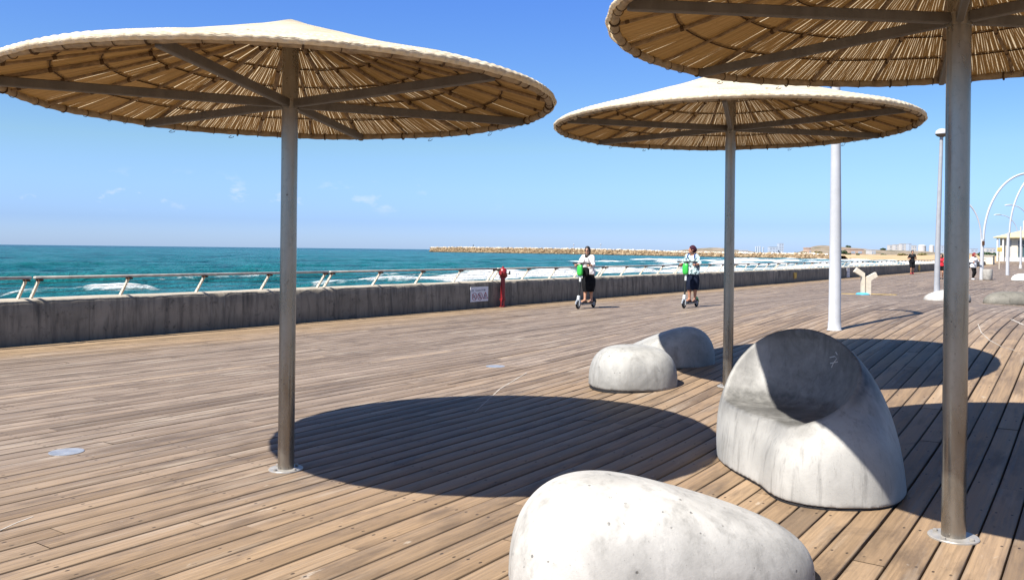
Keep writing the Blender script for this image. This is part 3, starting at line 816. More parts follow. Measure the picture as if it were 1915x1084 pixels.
def chair():
    cx, cy = 2.2, 6.25
    def scoop(X, Y, Z):
        return smax(ell(X, Y, Z, (-.49, -.17, .95), (.74, .74, .75)), .445-Z, .10)
    def f(X, Y, Z):
        xs = X-.02*Z; ys = Y-.24*Z
        al = np.where(xs < 0, .55+.12*np.clip((Y+.25)/.8, 0, 1), .55)
        pl = (np.abs(xs/al)**2.1+np.abs(ys/.91)**2.1)**(1/2.1)
        zz = np.clip(Z, 0, None)/1.01
        dome = ((pl**2.15+zz**2.15)**(1/2.15)-1)*.5
        q = (np.abs((X+.19)/.33)**3.0+np.abs((Y-.30)/.62)**3.0)**(1/3.0)
        blk = ((q**5+(np.clip(Z, 0, None)/.49)**5)**.2-1)*.36
        d = smin(dome, blk, .07)
        q3 = (np.abs((X+.09)/.40)**2.3+np.abs((Y+.57)/.37)**2.3)**(1/2.3)
        arm = ((q3**2.6+(np.clip(Z, 0, None)/.53)**2.6)**(1/2.6)-1)*.38
        d = smin(d, arm, .06)
        return smax(d, -scoop(X, Y, Z), .016)
    ff = f; pos, F = snet(lambda X, Y, Z: smax(ff(X, Y, Z), .004-Z, .004), (-.95, -1.05, -.05), (.75, 1.35, 1.15), .014)
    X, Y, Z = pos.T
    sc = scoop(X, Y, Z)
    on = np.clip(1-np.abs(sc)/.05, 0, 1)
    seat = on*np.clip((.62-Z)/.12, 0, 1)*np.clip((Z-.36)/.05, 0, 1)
    gr_shade = .95*seat
    gr_shade = np.maximum(gr_shade, .9*np.clip((Z-.82)/.12, 0, 1)); gr_shade = np.maximum(gr_shade, 1.0*np.clip((Z-.42)/.3, 0, 1)*np.clip((X-.02)/.25, 0, 1))  # crown grime, plus shade painted on the right side
    gr_shade = np.maximum(gr_shade, .72*on*np.clip((X+.26)/.2, 0, 1))  # shaded back of the hollow darkened in the colour
    gr_shade = np.maximum(gr_shade, .6*np.clip((Z-.33)/.12, 0, 1)*np.clip((-.2-X)/.1, 0, 1))
    gr_shade = np.maximum(gr_shade, 1.1*np.clip(1-np.abs(sc-.05)/.11, 0, 1)*np.clip((Z-.5)/.18, 0, 1)*(sc > .004))
    root = empty('concrete_chair', (cx, cy, gz(cx, cy)))
    EC = np.array([-.49, -.17, .95]); ER = np.array([.74, .74, .75]); C0 = np.array([-cx, -cy, CAMZ-gz(cx, cy)])
    def on_seat(px, py):
        c, s = math.cos(.0112), math.sin(.0112); u = px-957.5; v = py-467.5
        d = np.array([u*c+v*s, 1600, u*s-v*c]); d /= np.linalg.norm(d)
        o = (C0-EC)/ER; e = d/ER; A = e@e; B = o@e; K = o@o-1; t = (-B+math.sqrt(max(B*B-A*K, 0)))/A
        return tuple(C0+d*(t-.002))
    mb = MB()
    for st in (((1552, 668), (1561, 666), (1565, 670), (1559, 678), (1555, 687)), ((1553, 679), (1567, 676)), ((1563, 658), (1566, 663))):
        mb.tube([on_seat(*p) for p in st], .0035, 5)
    mb.build('scribble', M['whitedirt'], root)
    p2, F2 = snet(lambda X, Y, Z: smax(smax(ff(X, Y, np.zeros_like(Z))+.010, Z-.02, .002), -.04-Z, .002), (-.95, -1.05, -.06), (.75, 1.35, .06), .016)
    np_mesh('shadow_strip', p2, F2, M['black'], root)  # black strip standing in for the shadow line at the chair base
    np_mesh('body', pos, F, M['chair'], root, smooth=True, attrs={'grime_shade': gr_shade})
    return tag(root, 'egg shaped concrete chair with scooped seat and tall back, half in shade', 'concrete chair', 'smooth concrete seats on the boardwalk')
chair()

# ------------------------------------------------------------------ deck discs, chalk marks
def disc(x, y, r, label):
    mb = MB(); mb.lathe([(.0, .001), (r, .001), (r, .005), (r*.93, .007), (r*.9, .0055), (0, .0055)], 36)
    o = mb.build('deck_uplighter', M['disc']); o.location = (x, y, gz(x, y)); tag(o, label, 'floor light', 'round steel lights set in the boards')
disc(-3.43, 6.62, .125, 'round grey steel floor light in the boards left of the nearest parasol')
disc(-.21, 11.7, .13, 'round grey steel floor light in the boards beyond the large parasol shadow')

def ribbon(name, pts, w, mat, z=.004):
    V = []; P = [np.array(p) for p in pts]
    # resample
    Q = []
    for a, b in zip(P[:-1], P[1:]):
        k = max(2, int(np.linalg.norm(b-a)/.08)); Q += [a+(b-a)*t for t in np.linspace(0, 1, k, endpoint=False)]
    Q.append(P[-1]); mb = MB()
    L = []; Rr = []
    for i, c in enumerate(Q):
        t = Q[min(i+1, len(Q)-1)]-Q[max(i-1, 0)]; t = t/np.linalg.norm(t); nn = np.array([-t[1], t[0]])
        ww = w*(.55+.7*random.random())
        a = c+nn*ww/2; b = c-nn*ww/2
        L.append((a[0], a[1], gz(*a)+z)); Rr.append((b[0], b[1], gz(*b)+z))
    for i in range(len(Q)-1): mb.quad([Rr[i], Rr[i+1], L[i+1], L[i]])
    return mb.build(name, mat, None, False)
def gp(px, py, H=CAMZ):
    c, s = math.cos(.0112), math.sin(.0112); u = px-957.5; v = py-467.5
    a = u*c+v*s; b = -u*s+v*c; h = H
    for _ in range(30):
        Y = h*1600/b; X = a*Y/1600; h = .5*h+.5*(CAMZ-gz(X, Y))
    return np.array([X, Y])
tag(ribbon('chalk_mark', [gp(888, 770), gp(935, 727), gp(985, 697)], .016, M['chalk']), 'pale scuffed line across the boards at the edge of the large parasol shadow', 'chalk mark')
tag(ribbon('chalk_mark', [gp(0, 992), gp(30, 978), gp(62, 966)], .010, M['chalk']), 'short pale scratch on the boards by the left edge', 'chalk mark')
tag(ribbon('chalk_mark', [gp(1829, 606), gp(1835, 622), gp(1850, 636), gp(1872, 648), gp(1897, 655)], .014, M['chalk']), 'thin curved pale line on the boards right of the rust spotted pole', 'chalk mark')
tag(ribbon('chalk_mark', [gp(1891, 597), gp(1902, 602), gp(1915, 608)], .035, M['chalk']), 'thick short pale line on the boards at the right edge', 'chalk mark')
tag(ribbon('yellow_line', [gp(1572, 549), gp(1630, 550), gp(1677, 551)], .42, M['yellow']), 'faded yellow line painted on the boards under the folded metal stand', 'painted line')

# ------------------------------------------------------------------ red standpipe, wall signs
def standpipe():
    x, y = gp(940, 573.5); root = empty('standpipe', (x, y, 0), R(35))
    mb = MB(); mb.lathe([(.105, .0), (.105, .02), (.07, .025), (.066, .1), (.066, .19), (.095, .195), (.095, .225), (.066, .23), (.064, .80), (.10, .81), (.10, .84), (.085, .85)], 24)
    mb.tube([(-.085, -.05, 0), (-.085, -.05, .17), (-.05, -.02, .2)], .022, 8); mb.build('pipe', M['red'], root)
    mb = MB(); mb.lathe([(.08, .85), (.115, .89), (.12, .98), (.10, 1.05), (.06, 1.09), (.03, 1.10), (.026, 1.14), (.0, 1.145)], 24); mb.build('valve_head', M['red'], root)
    for a, l in ((R(-40), .09), (R(-150), .06)):
        e = Vector((math.cos(a), math.sin(a), 0)); c = Vector((0, 0, .96))
        mb = MB(); mb.tube([c+e*.08, c+e*(.12+l*.5)], .05, 14); ou = mb.build('outlet', M['wplast'] if l > .08 else M['red'], root)
        mb = MB(); mb.tube([c+e*(.12+l*.5), c+e*(.16+l*.5)], .055, 14); mb.build('cap', M['black'] if l > .08 else M['red'], ou)
    mb = MB(); mb.tube([(.1, 0, .87), (.13, 0, .87)], .035, 10); mb.build('drain_knob', M['red'], root)
    tag(root, 'red fire standpipe with a white outlet standing against the sea wall', 'standpipe')
standpipe()

def wall_s(px, py):    # promenade coordinate where a picture column meets the wall face
    c, s = math.cos(.0112), math.sin(.0112); u = (px-957.5)*c+(py-467.5)*s
    k = u/1600; p = 14.07
    return (k*p*N[1]-p*N[0])/(D[0]-k*D[1])
def text_mesh(body, size):
    cu = bpy.data.curves.new('lettering', 'FONT'); cu.body = body; cu.size = size; cu.align_x = 'CENTER'; cu.resolution_u = 2; cu.extrude = .0008
    ob = bpy.data.objects.new('lettering', cu); COL.objects.link(ob); dg = bpy.context.evaluated_depsgraph_get()
    me = bpy.data.meshes.new_from_object(ob.evaluated_get(dg)); bpy.data.objects.remove(ob); return me
def caution_sign():
    s = wall_s(896, 550); root = empty('warning_sign', W(s, 14.062, .385), ROTZ-R(90))
    # local x = along D reversed? keep x to the right as seen from the deck, y towards the sea
    root.rotation_euler = (0, 0, R(90)-PSI)
    mb = MB(); mb.box((0, 0, 0), (.80, .012, .40)); mb.build('panel', M['signw'], root, False)
    me = text_mesh('Caution זהירות', .075); me.materials.append(M['signblue'])
    t = link('lettering', me, root); t.rotation_euler = (R(90), 0, 0); t.location = (.04, -.0075, .085)
    mb = MB(); mb.box((-.31, -.008, .12), (.085, .004, .008)); mb.box((-.31, -.008, .085), (.085, .004, .008)); mb.box((-.348, -.008, .1025), (.008, .004, .03)); mb.box((-.272, -.008, .1025), (.008, .004, .03))
    mb.build('emblem', M['signblue'], root, False)
    for cx, kind in ((-.235, 0), (.02, 1)):
        mb = MB(); mb.tube([(cx+.098*math.cos(w), -.008, -.06+.098*math.sin(w)) for w in np.linspace(0, 2*math.pi, 29)[:-1]], .013, 6, closed=True, flat=.4)
        mb.box((cx, -.008, -.06), (.19, .004, .016), Matrix.Rotation(R(45), 3, 'Y')); mb.build('prohibition_ring', M['signred'], root)
        mb = MB()
        if kind == 0:
            mb.box((cx-.01, -.0068, -.05), (.09, .002, .02), Matrix.Rotation(R(-25), 3, 'Y')); mb.lathe([(0, 0), (.016, 0), (.016, .002)], 10, (cx+.04, -.0068, -.03)); mb.box((cx, -.0068, -.09), (.11, .002, .012))
        else:
            mb.box((cx, -.0068, -.055), (.03, .002, .07)); mb.box((cx-.022, -.0068, -.10), (.016, .002, .05), Matrix.Rotation(R(25), 3, 'Y')); mb.box((cx+.022, -.0068, -.10), (.016, .002, .05), Matrix.Rotation(R(-25), 3, 'Y')); mb.box((cx, -.0068, -.04), (.1, .002, .014)); mb.box((cx, -.0068, -.005), (.026, .002, .026))
        mb.build('pictogram', M['signblue'], root, False)
    mb = MB(); T = [(.17, -.13), (.37, -.13), (.27, .045)]
    for i in range(3):
        a, b = T[i], T[(i+1) % 3]; mb.tube([(a[0], -.008, a[1]), (b[0], -.008, b[1])], .012, 6, flat=.5)
    mb.build('warning_triangle', M['signred'], root)
    mb = MB(); mb.box((.265, -.0068, -.07), (.07, .002, .016), Matrix.Rotation(R(-40), 3, 'Y')); mb.box((.255, -.0068, -.04), (.02, .002, .05)); mb.box((.27, -.0068, -.105), (.1, .002, .014)); mb.build('pictogram', M['signblue'], root, False)
    tag(root, 'white caution sign with two red rings and a triangle on the sea wall', 'sign')
caution_sign()
def wall_plate(px, py, w, h, z, mat, label, bars=0):
    s = wall_s(px, py); root = empty('wall_plate', W(s, 14.06, z), R(90)-PSI)
    mb = MB(); mb.box((0, 0, 0), (w, .02, h), None, .004); mb.build('panel', mat, root, False)
    mb = MB()
    if bars:
        for k in range(bars): mb.box((0, -.012, h*(k+.5)/bars-h/2), (w*.72, .006, h*.045))
        mb.box((-w*.3, -.0125, 0), (w*.06, .006, h*.9)); mb.build('gauge_marks', M['signblue'], root, False)
    else:
        mb.lathe([(0, 0), (w*.28, 0), (w*.28, .004)], 14); o = mb.build('boss', M['yellow'], root); o.rotation_euler = (R(90), 0, 0); o.location = (w*.04, -.0105, 0)
    tag(root, label, 'wall plate')
wall_plate(1487, 518, .55, .34, .36, M['yellowplate'], 'square yellow plate on the sea wall, left of the white lamp post')
wall_plate(1586, 511, .75, .62, .345, M['signw'], 'tall pale gauge board with bars on the sea wall right of the white lamp post', 6)
wall_plate(1719, 502, 1.0, .36, .36, M['yellowplate'], 'rusty yellow plate on the sea wall beside the man in black')

# ------------------------------------------------------------------ lamps
def arc(c, r0, r1, a0, a1, e, n=18):   # arc in the vertical plane spanned by direction e
    return [(c[0]+e[0]*r0*math.cos(a), c[1]+e[1]*r0*math.cos(a), c[2]+r1*math.sin(a)) for a in np.linspace(a0, a1, n)]
def white_lamp():
    x, y = gp(1560.5, 617); g = gz(x, y); root = empty('lamp_post', (x, y, g))
    root.rotation_euler = (0, 0, 0)
    mb = MB(); mb.tube([(0, 0, 0), (0, 0, .02), (0, 0, .12), (0, 0, .14), (0, 0, 1.6), (-.02, 0, 4.0)], [.118, .102, .100, .094, .088, .064], 24); mb.build('pole', M['white'], root)
    e = (-.12, 1.0)
    mb = MB(); pts = [(-.02, 0, 4.0)]+[(-.02+e[0]*(.66-.66*math.cos(a)), e[1]*(.66-.66*math.cos(a)), 4.0+.6*math.sin(a)) for a in np.linspace(.1, 2.5, 14)]
    mb.tube(pts, [.085-.001*i for i in range(len(pts))], 14); mb.build('arched_arm', M['white'], root)
    tip = pts[-1]; mb = MB(); mb.tube([tip, (tip[0]+e[0]*.18, tip[1]+e[1]*.18, tip[2]-.16), (tip[0]+e[0]*.32, tip[1]+e[1]*.32, tip[2]-.27)], [.05, .10, .04], 14, flat=.6); mb.build('lamp_head', M['white'], root)
    tag(root, 'white tapered lamp post whose top is hidden by the straw parasols', 'lamp post')
white_lamp()
def globe_lamp():
    x, y = gp(1752, 545); root = empty('lamp_post', (x, y, 0))
    mb = MB(); mb.tube([(0, 0, 0), (0, 0, .04), (0, 0, .5), (.04, 0, 3.2), (.13, 0, 6.75)], [.135, .12, .118, .10, .07], 18); mb.build('pole', M['lampgrey'], root)
    mb = MB(); mb.lathe([(.06, 0), (.2, .06), (.265, .14)], 24, (.14, 0, 6.72)); h = mb.build('lamp_bowl', M['strut'], root)
    mb = MB(); mb.lathe([(.27, .14), (.275, .17), (.24, .28), (.14, .36), (0, .39)], 24, (.14, 0, 6.72)); mb.build('lamp_dome', M['white'], root)
    tag(root, 'tall slender lamp post with a round white dome, left of the rust spotted pole', 'lamp post')
globe_lamp()
def arch_post(px, py, label, both=True, sc=1.0):
    x, y = gp(px, py); g = gz(x, y); root = empty('arched_lamp', (x, y, g))
    f = y/55.0*sc
    mb = MB(); mb.tube([(0, 0, 0), (0, 0, 1.2*f), (.03*f, 0, 2.6*f)], [.13*sc, .12*sc, .105*sc], 16); mb.build('pole', M['white'], root)
    mb = MB(); mb.tube([(.06*f, 0, 2.3*f)]+[(.10*f+3.1*f*(1-math.cos(a)), .3*f*(1-math.cos(a)), 2.5*f+4.4*f*math.sin(a)) for a in np.linspace(.02, 1.75, 26)], .07*sc, 12); mb.build('arch', M['white'], root)
    if both:
        mb = MB(); mb.tube([(-.03*f, 0, 2.3*f)]+[(-.04*f-1.35*f*(1-math.cos(a)), .2*f*(1-math.cos(a)), 2.5*f+2.6*f*math.sin(a)) for a in np.linspace(.02, 1.5, 18)], .05*sc, 10); mb.build('arch', M['white'], root)
        mb = MB(); mb.box((.02*f, -.14, 2.35*f), (.16, .06, .28), None, .01); mb.build('junction_box', M['rust'], root)
    tag(root, label, 'arched lamp', 'white arches along the promenade')
arch_post(1835.5, 523, 'white arched pole that forks in two, left of the concrete litter bin')
arch_post(1884, 514.5, 'white arched pole at the corner of the cream pavilion', False, 1.05)
def slim_post():
    x, y = gp(1908.5, 502); root = empty('slim_post', (x, y, gz(x, y)))
    mb = MB(); mb.lathe([(.22, 0), (.22, .05), (.13, .08), (.12, 1.2), (.11, 5.0), (.09, 5.2), (0, 5.25)], 14); mb.build('pole', M['white'], root)
    mb = MB(); mb.lathe([(.16, 0), (.16, .3), (.14, .32)], 14, (0, 0, .1)); mb.build('collar', M['whitedirt'], root)
    tag(root, 'thin white post in front of the pavilion, at the right edge', 'post')
slim_post()
def cobra(px, py, Yd, head_px, label, gtop=.6):
    # head at picture point head_px; pole behind the pavilion
    def at(a, b):
        c, s = math.cos(.0112), math.sin(.0112); u = a-957.5; v = b-467.5
        return Vector(((u*c+v*s)*Yd/1600, Yd, CAMZ-(-u*s+v*c)*Yd/1600))
    foot = at(px, py); foot.z = gz(foot.x, foot.y); hd = at(*head_px); L = abs(foot.x-hd.x)
    root = empty('street_lamp', foot); top = hd.z-foot.z
    mb = MB(); mb.tube([(0, 0, 0), (0, 0, top-1.7*L*.55-.3)], [.14, .10], 12); mb.build('pole', M['strut'], root)
    mb = MB(); z0 = top-1.7*L*.55-.3
    mb.tube([(0, 0, z0)]+[(-(L-.6)*(1-math.cos(a)), 0, z0+(top-z0)*math.sin(a)) for a in np.linspace(.05, math.pi/2, 12)], .08, 10); mb.build('arm', M['white'], root)
    mb = MB(); mb.tube([(-L+.75, 0, top), (-L+.3, 0, top+.08), (-L-.5, 0, top+.05), (-L-.85, 0, top-.05)], [.1, .3, .3, .06], 14, flat=.42); mb.build('lamp_head', M['white'], root)
    tag(root, label, 'street lamp', 'street lamps behind the pavilion')
cobra(1903, 470, 172, (1866, 402), 'grey street lamp with curved arm behind the pavilion, the lower of two')
cobra(1924, 470, 150, (1887, 384), 'grey street lamp with curved arm by the right edge, the upper of two')

# ------------------------------------------------------------------ litter bin, folded stand, pavilion, pillars
def litter_bin():
    x, y = gp(1847, 523.5); root = empty('litter_bin', (x, y, 0))
    mb = MB(); mb.lathe([(.25, 0), (.27, .02), (.285, .04), (.285, .66), (.275, .70), (.235, .70), (.23, .45)], 28); mb.build('shell', M['bin'], root)
    mb = MB(); mb.lathe([(.0, .50), (.228, .50), (.228, .62)], 24); mb.build('liner', M['black'], root)
    tag(root, 'round pale concrete litter bin right of the forked arched pole', 'bin')
litter_bin()
def folded_stand():
    x, y = gp(1618, 551); root = empty('folded_stand', (x, y, 0), R(-4))
    mb = MB(); mb.lathe([(.27, 0), (.27, .05), (.2, .10), (.0, .10)], 20, (-.08, 0, 0)); mb.build('base', M['cyan'], root)
    def leg(x0, w, h, dx, dz, y0, name):
        mb = MB(); dpt = .20; y0_ = y0
        pr = [(x0-w/2, .03), (x0+w/2, .03), (x0+w/2, h-.02)]
        if dx < 0: pr = [(x0-w/2, .03), (x0+w/2, .03), (x0+w/2, h), (x0+dx+.04, h+dz+.06), (x0+dx-.08, h+dz-.09), (x0-w/2, h-.14)]
        else: pr = [(x0-w/2, .03), (x0+w/2, .03), (x0+w/2, h-.14), (x0+dx+.04, h+dz-.10), (x0+dx-.03, h+dz+.06), (x0-w/2, h)]
        for sg in (-1, 1):
            pt = [(a, y0+sg*dpt/2, b) for a, b in pr]; mb.quad(pt[::-1] if sg > 0 else pt)
        for i in range(len(pr)):
            a, b = pr[i], pr[(i+1) % len(pr)]; mb.quad([(a[0], y0-dpt/2, a[1]), (a[0], y0+dpt/2, a[1]), (b[0], y0+dpt/2, b[1]), (b[0], y0-dpt/2, b[1])])
        mb.build(name, M['creamp'], root, False)
    leg(-.08, .10, .86, -.27, .14, .05, 'pillar'); leg(.09, .14, .72, .28, .12, -.08, 'pillar')
    tag(root, 'cream stand of two folded pillars on a blue base by the sea wall', 'stand')
folded_stand()
def pavilion():
    x, y = 78.7, 138.0; g = gz(x, y); root = empty('pavilion', (x, y, g), R(-35))
    w, d, h = 16.0, 12.0, 3.2   # local x from 0: left corner; front face at y=0
    mb = MB()
    mb.box((w/2, d/2, .35), (w+.6, d+.6, .7)); mb.build('plinth', M['bwall'], root, False)
    mb = MB(); mb.box((.55, .15, .7+h/2), (1.1, .3, h)); mb.box((2.03, .15, .7+h/2), (.86, .3, h)); mb.box((4.9, .15, .7+h/2), (1.6, .3, h)); mb.box((9.35, .15, .7+h/2), (1.3, .3, h)); mb.box((15.4, .15, .7+h/2), (.9, .3, h)); mb.box((7.8, .15, .7+h-.25), (14.2, .28, .5)); mb.box((.15, d/2, .7+h/2), (.28, d-.6, h)); mb.box((w/2, d-.15, .7+h/2), (w-.1, .3, h)); mb.box((w-.15, d/2, .7+h/2), (.28, d-.6, h))
    mb.build('wall', M['cream'], root, False)
    for cx, ww in ((1.35, .5), (3.3, 1.7), (7.2, 3.0), (12.5, 5.0)):
        mb = MB(); mb.box((cx, .22, .7+(h-.5)/2), (ww, .05, h-.5)); win = mb.build('window', M['glass'], root, False)
        mb = MB(); 
        for q in (-.5, -.17, .17, .5): mb.box((cx+q*ww*.97, .15, .7+(h-.5)/2), (.10, .1, h-.52))
        mb.box((cx, .15, .7+1.9), (ww*.96, .08, .1)); mb.build('frame', M['whitedirt'], win, False)
    mb = MB(); o = .9; zt = .7+h
    a = [(-o, -o, zt), (w+o, -o, zt), (w+o, d+o, zt), (-o, d+o, zt)]; b = [(4, 4, zt+1.5), (w-4, 4, zt+1.5), (w-4, d-4, zt+1.5), (4, d-4, zt+1.5)]
    for i in range(4): mb.quad([a[i], a[(i+1) % 4], b[(i+1) % 4], b[i]])
    mb.quad(b); mb.quad([(p[0], p[1], zt-.12) for p in a][::-1])
    for i in range(4):
        p, q = a[i], a[(i+1) % 4]; mb.quad([(p[0], p[1], zt-.12), (q[0], q[1], zt-.12), q, p])
    rf = mb.build('roof', M['roofy'], root, False)
    mb = MB(); mb.box((3.6, 4.5, zt+1.6), (1.4, 1.4, 2.2)); mb.build('vent', M['whitedirt'], rf, False)
    for q in (-.3, .5, 3.6): 
        mb = MB(); mb.tube([(q, -.55, .0), (q, -.55, zt-.14)], .14, 10); mb.build('column', M['whitedirt'], root)
    tag(root, 'low cream pavilion with straw yellow roof and dark glazing at the right edge', 'pavilion')
pavilion()
def pillar_block():
    x, y = W(141.5, 13.8)[:2]; g = gz(x, y); root = empty('stone_pillar', (x, y, g-.02), ROTZ)
    mb = MB(); mb.box((0, 0, .62), (1.3, 2.4, 1.25), None, .05); mb.build('block', M['cream'], root)
    mb = MB(); mb.box((0, 0, 1.30), (1.45, 2.6, .12), None, .03); mb.build('coping', M['cap'], root)
    tag(root, 'beige stone pillar block ending the sea wall beside the pavilion', 'pillar')
pillar_block()
def yellow_sign():
    x, y = gp(1868.5, 503); g = gz(x, y); root = empty('yellow_sign', (x, y, g)); f = y/1600
    mb = MB(); mb.tube([(0, 0, 0), (0, 0, 34*f)], .05, 8); mb.build('post', M['creamp'], root)
    mb = MB(); mb.box((0, -.06, 36.5*f), (9*f, .04, 7*f), None, .02); pn = mb.build('panel', M['yellow'], root, False)
    mb = MB(); mb.box((0, -.085, 36.5*f), (6*f, .01, 1.2*f)); mb.build('marking', M['creamp'], pn, False)
    tag(root, 'small yellow sign on a thin post before the beige pillar block', 'sign')
yellow_sign()

# ------------------------------------------------------------------ people
def acc_new(X): return np.full(X.shape, .5, np.float32)
def acc(v, X, Y, Z, fn, lo, hi, k, op='u'):
    ax = (X[:, 0, 0], Y[0, :, 0], Z[0, 0, :]); sl = []
    for i in range(3):
        a = np.searchsorted(ax[i], lo[i]-.12); b = np.searchsorted(ax[i], hi[i]+.12)
        if b <= a: return v
        sl.append(slice(a, b))
    sl = tuple(sl); d = fn(X[sl], Y[sl], Z[sl])
    v[sl] = smin(v[sl], d, k) if op == 'u' else smax(v[sl], -d, k)
    return v
def acap(v, X, Y, Z, a, b, ra, rb, k):
    m = max(ra, rb); lo = [min(a[i], b[i])-m for i in range(3)]; hi = [max(a[i], b[i])+m for i in range(3)]
    return acc(v, X, Y, Z, lambda x, y, z: cap(x, y, z, a, b, ra, rb), lo, hi, k)
def aell(v, X, Y, Z, c, r, k, op='u', yaw=0.0):
    m = max(r); lo = [c[i]-m for i in range(3)]; hi = [c[i]+m for i in range(3)]
    def fn(x, y, z):
        if yaw:
            cs, sn = math.cos(yaw), math.sin(yaw); dx, dy = x-c[0], y-c[1]
            return ell(dx*cs-dy*sn, dx*sn+dy*cs, z, (0, 0, c[2]), r)
        return ell(x, y, z, c, r)
    return acc(v, X, Y, Z, fn, lo, hi, k, op)

BASEJ = dict(hip=(.085, -.08, .84), knee_r=(.085, -.03, .46), knee_l=(-.085, -.07, .46), ank_r=(.06, .04, .075), toe_r=(.075, .17, .03), ank_l=(-.06, -.13, .075), toe_l=(-.075, .0, .03),
    chest=(0, -.03, 1.22), sh=(.155, -.03, 1.355), neck=(0, -.03, 1.40), head=(0, .005, 1.545), el_r=(.25, .06, 1.125), el_l=(-.25, .06, 1.125), ha_r=(.215, .33, 1.12), ha_l=(-.215, .33, 1.12))
def vadd(a, b): return tuple(a[i]+b[i] for i in range(3))
def lerp(a, b, t): return tuple(a[i]+(b[i]-a[i])*t for i in range(3))
def torso(v, X, Y, Z, J, g=0.0, w=1.0):
    hx, hy, hz = J['hip']; cx, cy, cz_ = J['chest']
    v = acap(v, X, Y, Z, (-hx*.75, hy, hz), (hx*.75, hy, hz), .112*w+g, .112*w+g, .04)
    v = acap(v, X, Y, Z, (-.03, hy, hz+.05), (-.04, (hy+cy)/2, hz+.24), .11*w+g, .10*w+g, .05)
    v = acap(v, X, Y, Z, (.03, hy, hz+.05), (.04, (hy+cy)/2, hz+.24), .11*w+g, .10*w+g, .05)
    v = acap(v, X, Y, Z, (-.065, cy, cz_), (.065, cy, cz_), .112*w+g, .112*w+g, .05)
    v = acap(v, X, Y, Z, (-.055, cy+.06, cz_-.0), (.055, cy+.06, cz_-.0), .062*w+g, .062*w+g, .05)
    sx, sy, sz = J['sh']
    v = acap(v, X, Y, Z, (-sx*.62, sy, sz-.03), (sx*.62, sy, sz-.03), .072+g, .072+g, .05)
    return v
def arms(v, X, Y, Z, J, g=0.0, upto=1.0, w=1.0):
    for q, s in (('r', 1), ('l', -1)):
        sh = (J['sh'][0]*s, J['sh'][1], J['sh'][2]-.01); e = J['el_'+q]; h = J['ha_'+q]; wr = lerp(e, h, .74)
        v = acap(v, X, Y, Z, sh, e, .05*w+g, .038*w+g, .035)
        if upto > .5: v = acap(v, X, Y, Z, e, lerp(e, wr, (upto-.5)*2), .038*w+g, (.036-.012*(upto-.5)*2)*w+g, .02)
    return v
def legs(v, X, Y, Z, J, g=0.0, upto=1.0, w=1.0):
    for q, s in (('r', 1), ('l', -1)):
        h = (J['hip'][0]*s, J['hip'][1], J['hip'][2]-.02); kn = J['knee_'+q]; an = J['ank_'+q]
        v = acap(v, X, Y, Z, h, kn if upto >= .5 else lerp(h, kn, upto*2), .085*w+g, (.055 if upto >= .5 else .07)*w+g, .03)
        if upto > .5:
            c = lerp(kn, an, .35)
            v = acap(v, X, Y, Z, kn, c, .052*w+g, .052*w+g, .025); v = acap(v, X, Y, Z, c, lerp(kn, an, min(1, (upto-.5)*2)), .052*w+g, .034*w+g, .025)
    return v
def feet(v, X, Y, Z, J, g=0.0):
    for q in 'rl':
        a = J['ank_'+q]; t = J['toe_'+q]; d = np.array(t)-np.array(a); d[2] = 0; d /= max(np.linalg.norm(d), 1e-6)
        heel = (a[0]-d[0]*.045, a[1]-d[1]*.045, t[2]+.004)
        v = acap(v, X, Y, Z, a, heel, .034+g, .032+g, .02); v = acap(v, X, Y, Z, heel, t, .032+g, .027+g, .02); v = acap(v, X, Y, Z, lerp(a, t, .3), t, .034+g, .024+g, .03)
        t2 = (t[0]+d[1]*.02, t[1]-d[0]*.02, t[2]); v = acap(v, X, Y, Z, lerp(heel, t2, .6), t2, .03+g, .024+g, .02)
    return v
def hand(v, X, Y, Z, h, wrist, inner, A, Fd, U):
    h = np.array(h); A = np.array(A, float); Fd = np.array(Fd, float); U = np.array(U, float)
    P = lambda a, f, u: tuple(h+A*a+Fd*f+U*u)
    v = acap(v, X, Y, Z, wrist, P(0, -.045, .015), .024, .026, .02)
    v = acap(v, X, Y, Z, P(-.026, -.03, .022), P(.026, -.03, .022), .018, .018, .015); v = acap(v, X, Y, Z, P(-.026, -.008, .03), P(.026, -.008, .03), .016, .016, .012)
    for i, ln in enumerate((.92, 1.05, 1.0, .82)):
        a = (i-1.5)*.0205
        ch = [P(a, .0, .031), P(a, .028*ln, .024), P(a, .034*ln, -.006), P(a, .012, -.026*ln)]
        for p, q in zip(ch[:-1], ch[1:]): v = acap(v, X, Y, Z, p, q, .0098, .0092, .004)
    t = [P(inner*.030, -.036, .010), P(inner*.044, -.012, -.014), P(inner*.030, .014, -.026)]
    v = acap(v, X, Y, Z, t[0], t[1], .0115, .011, .006); v = acap(v, X, Y, Z, t[1], t[2], .011, .0095, .006)
    return v
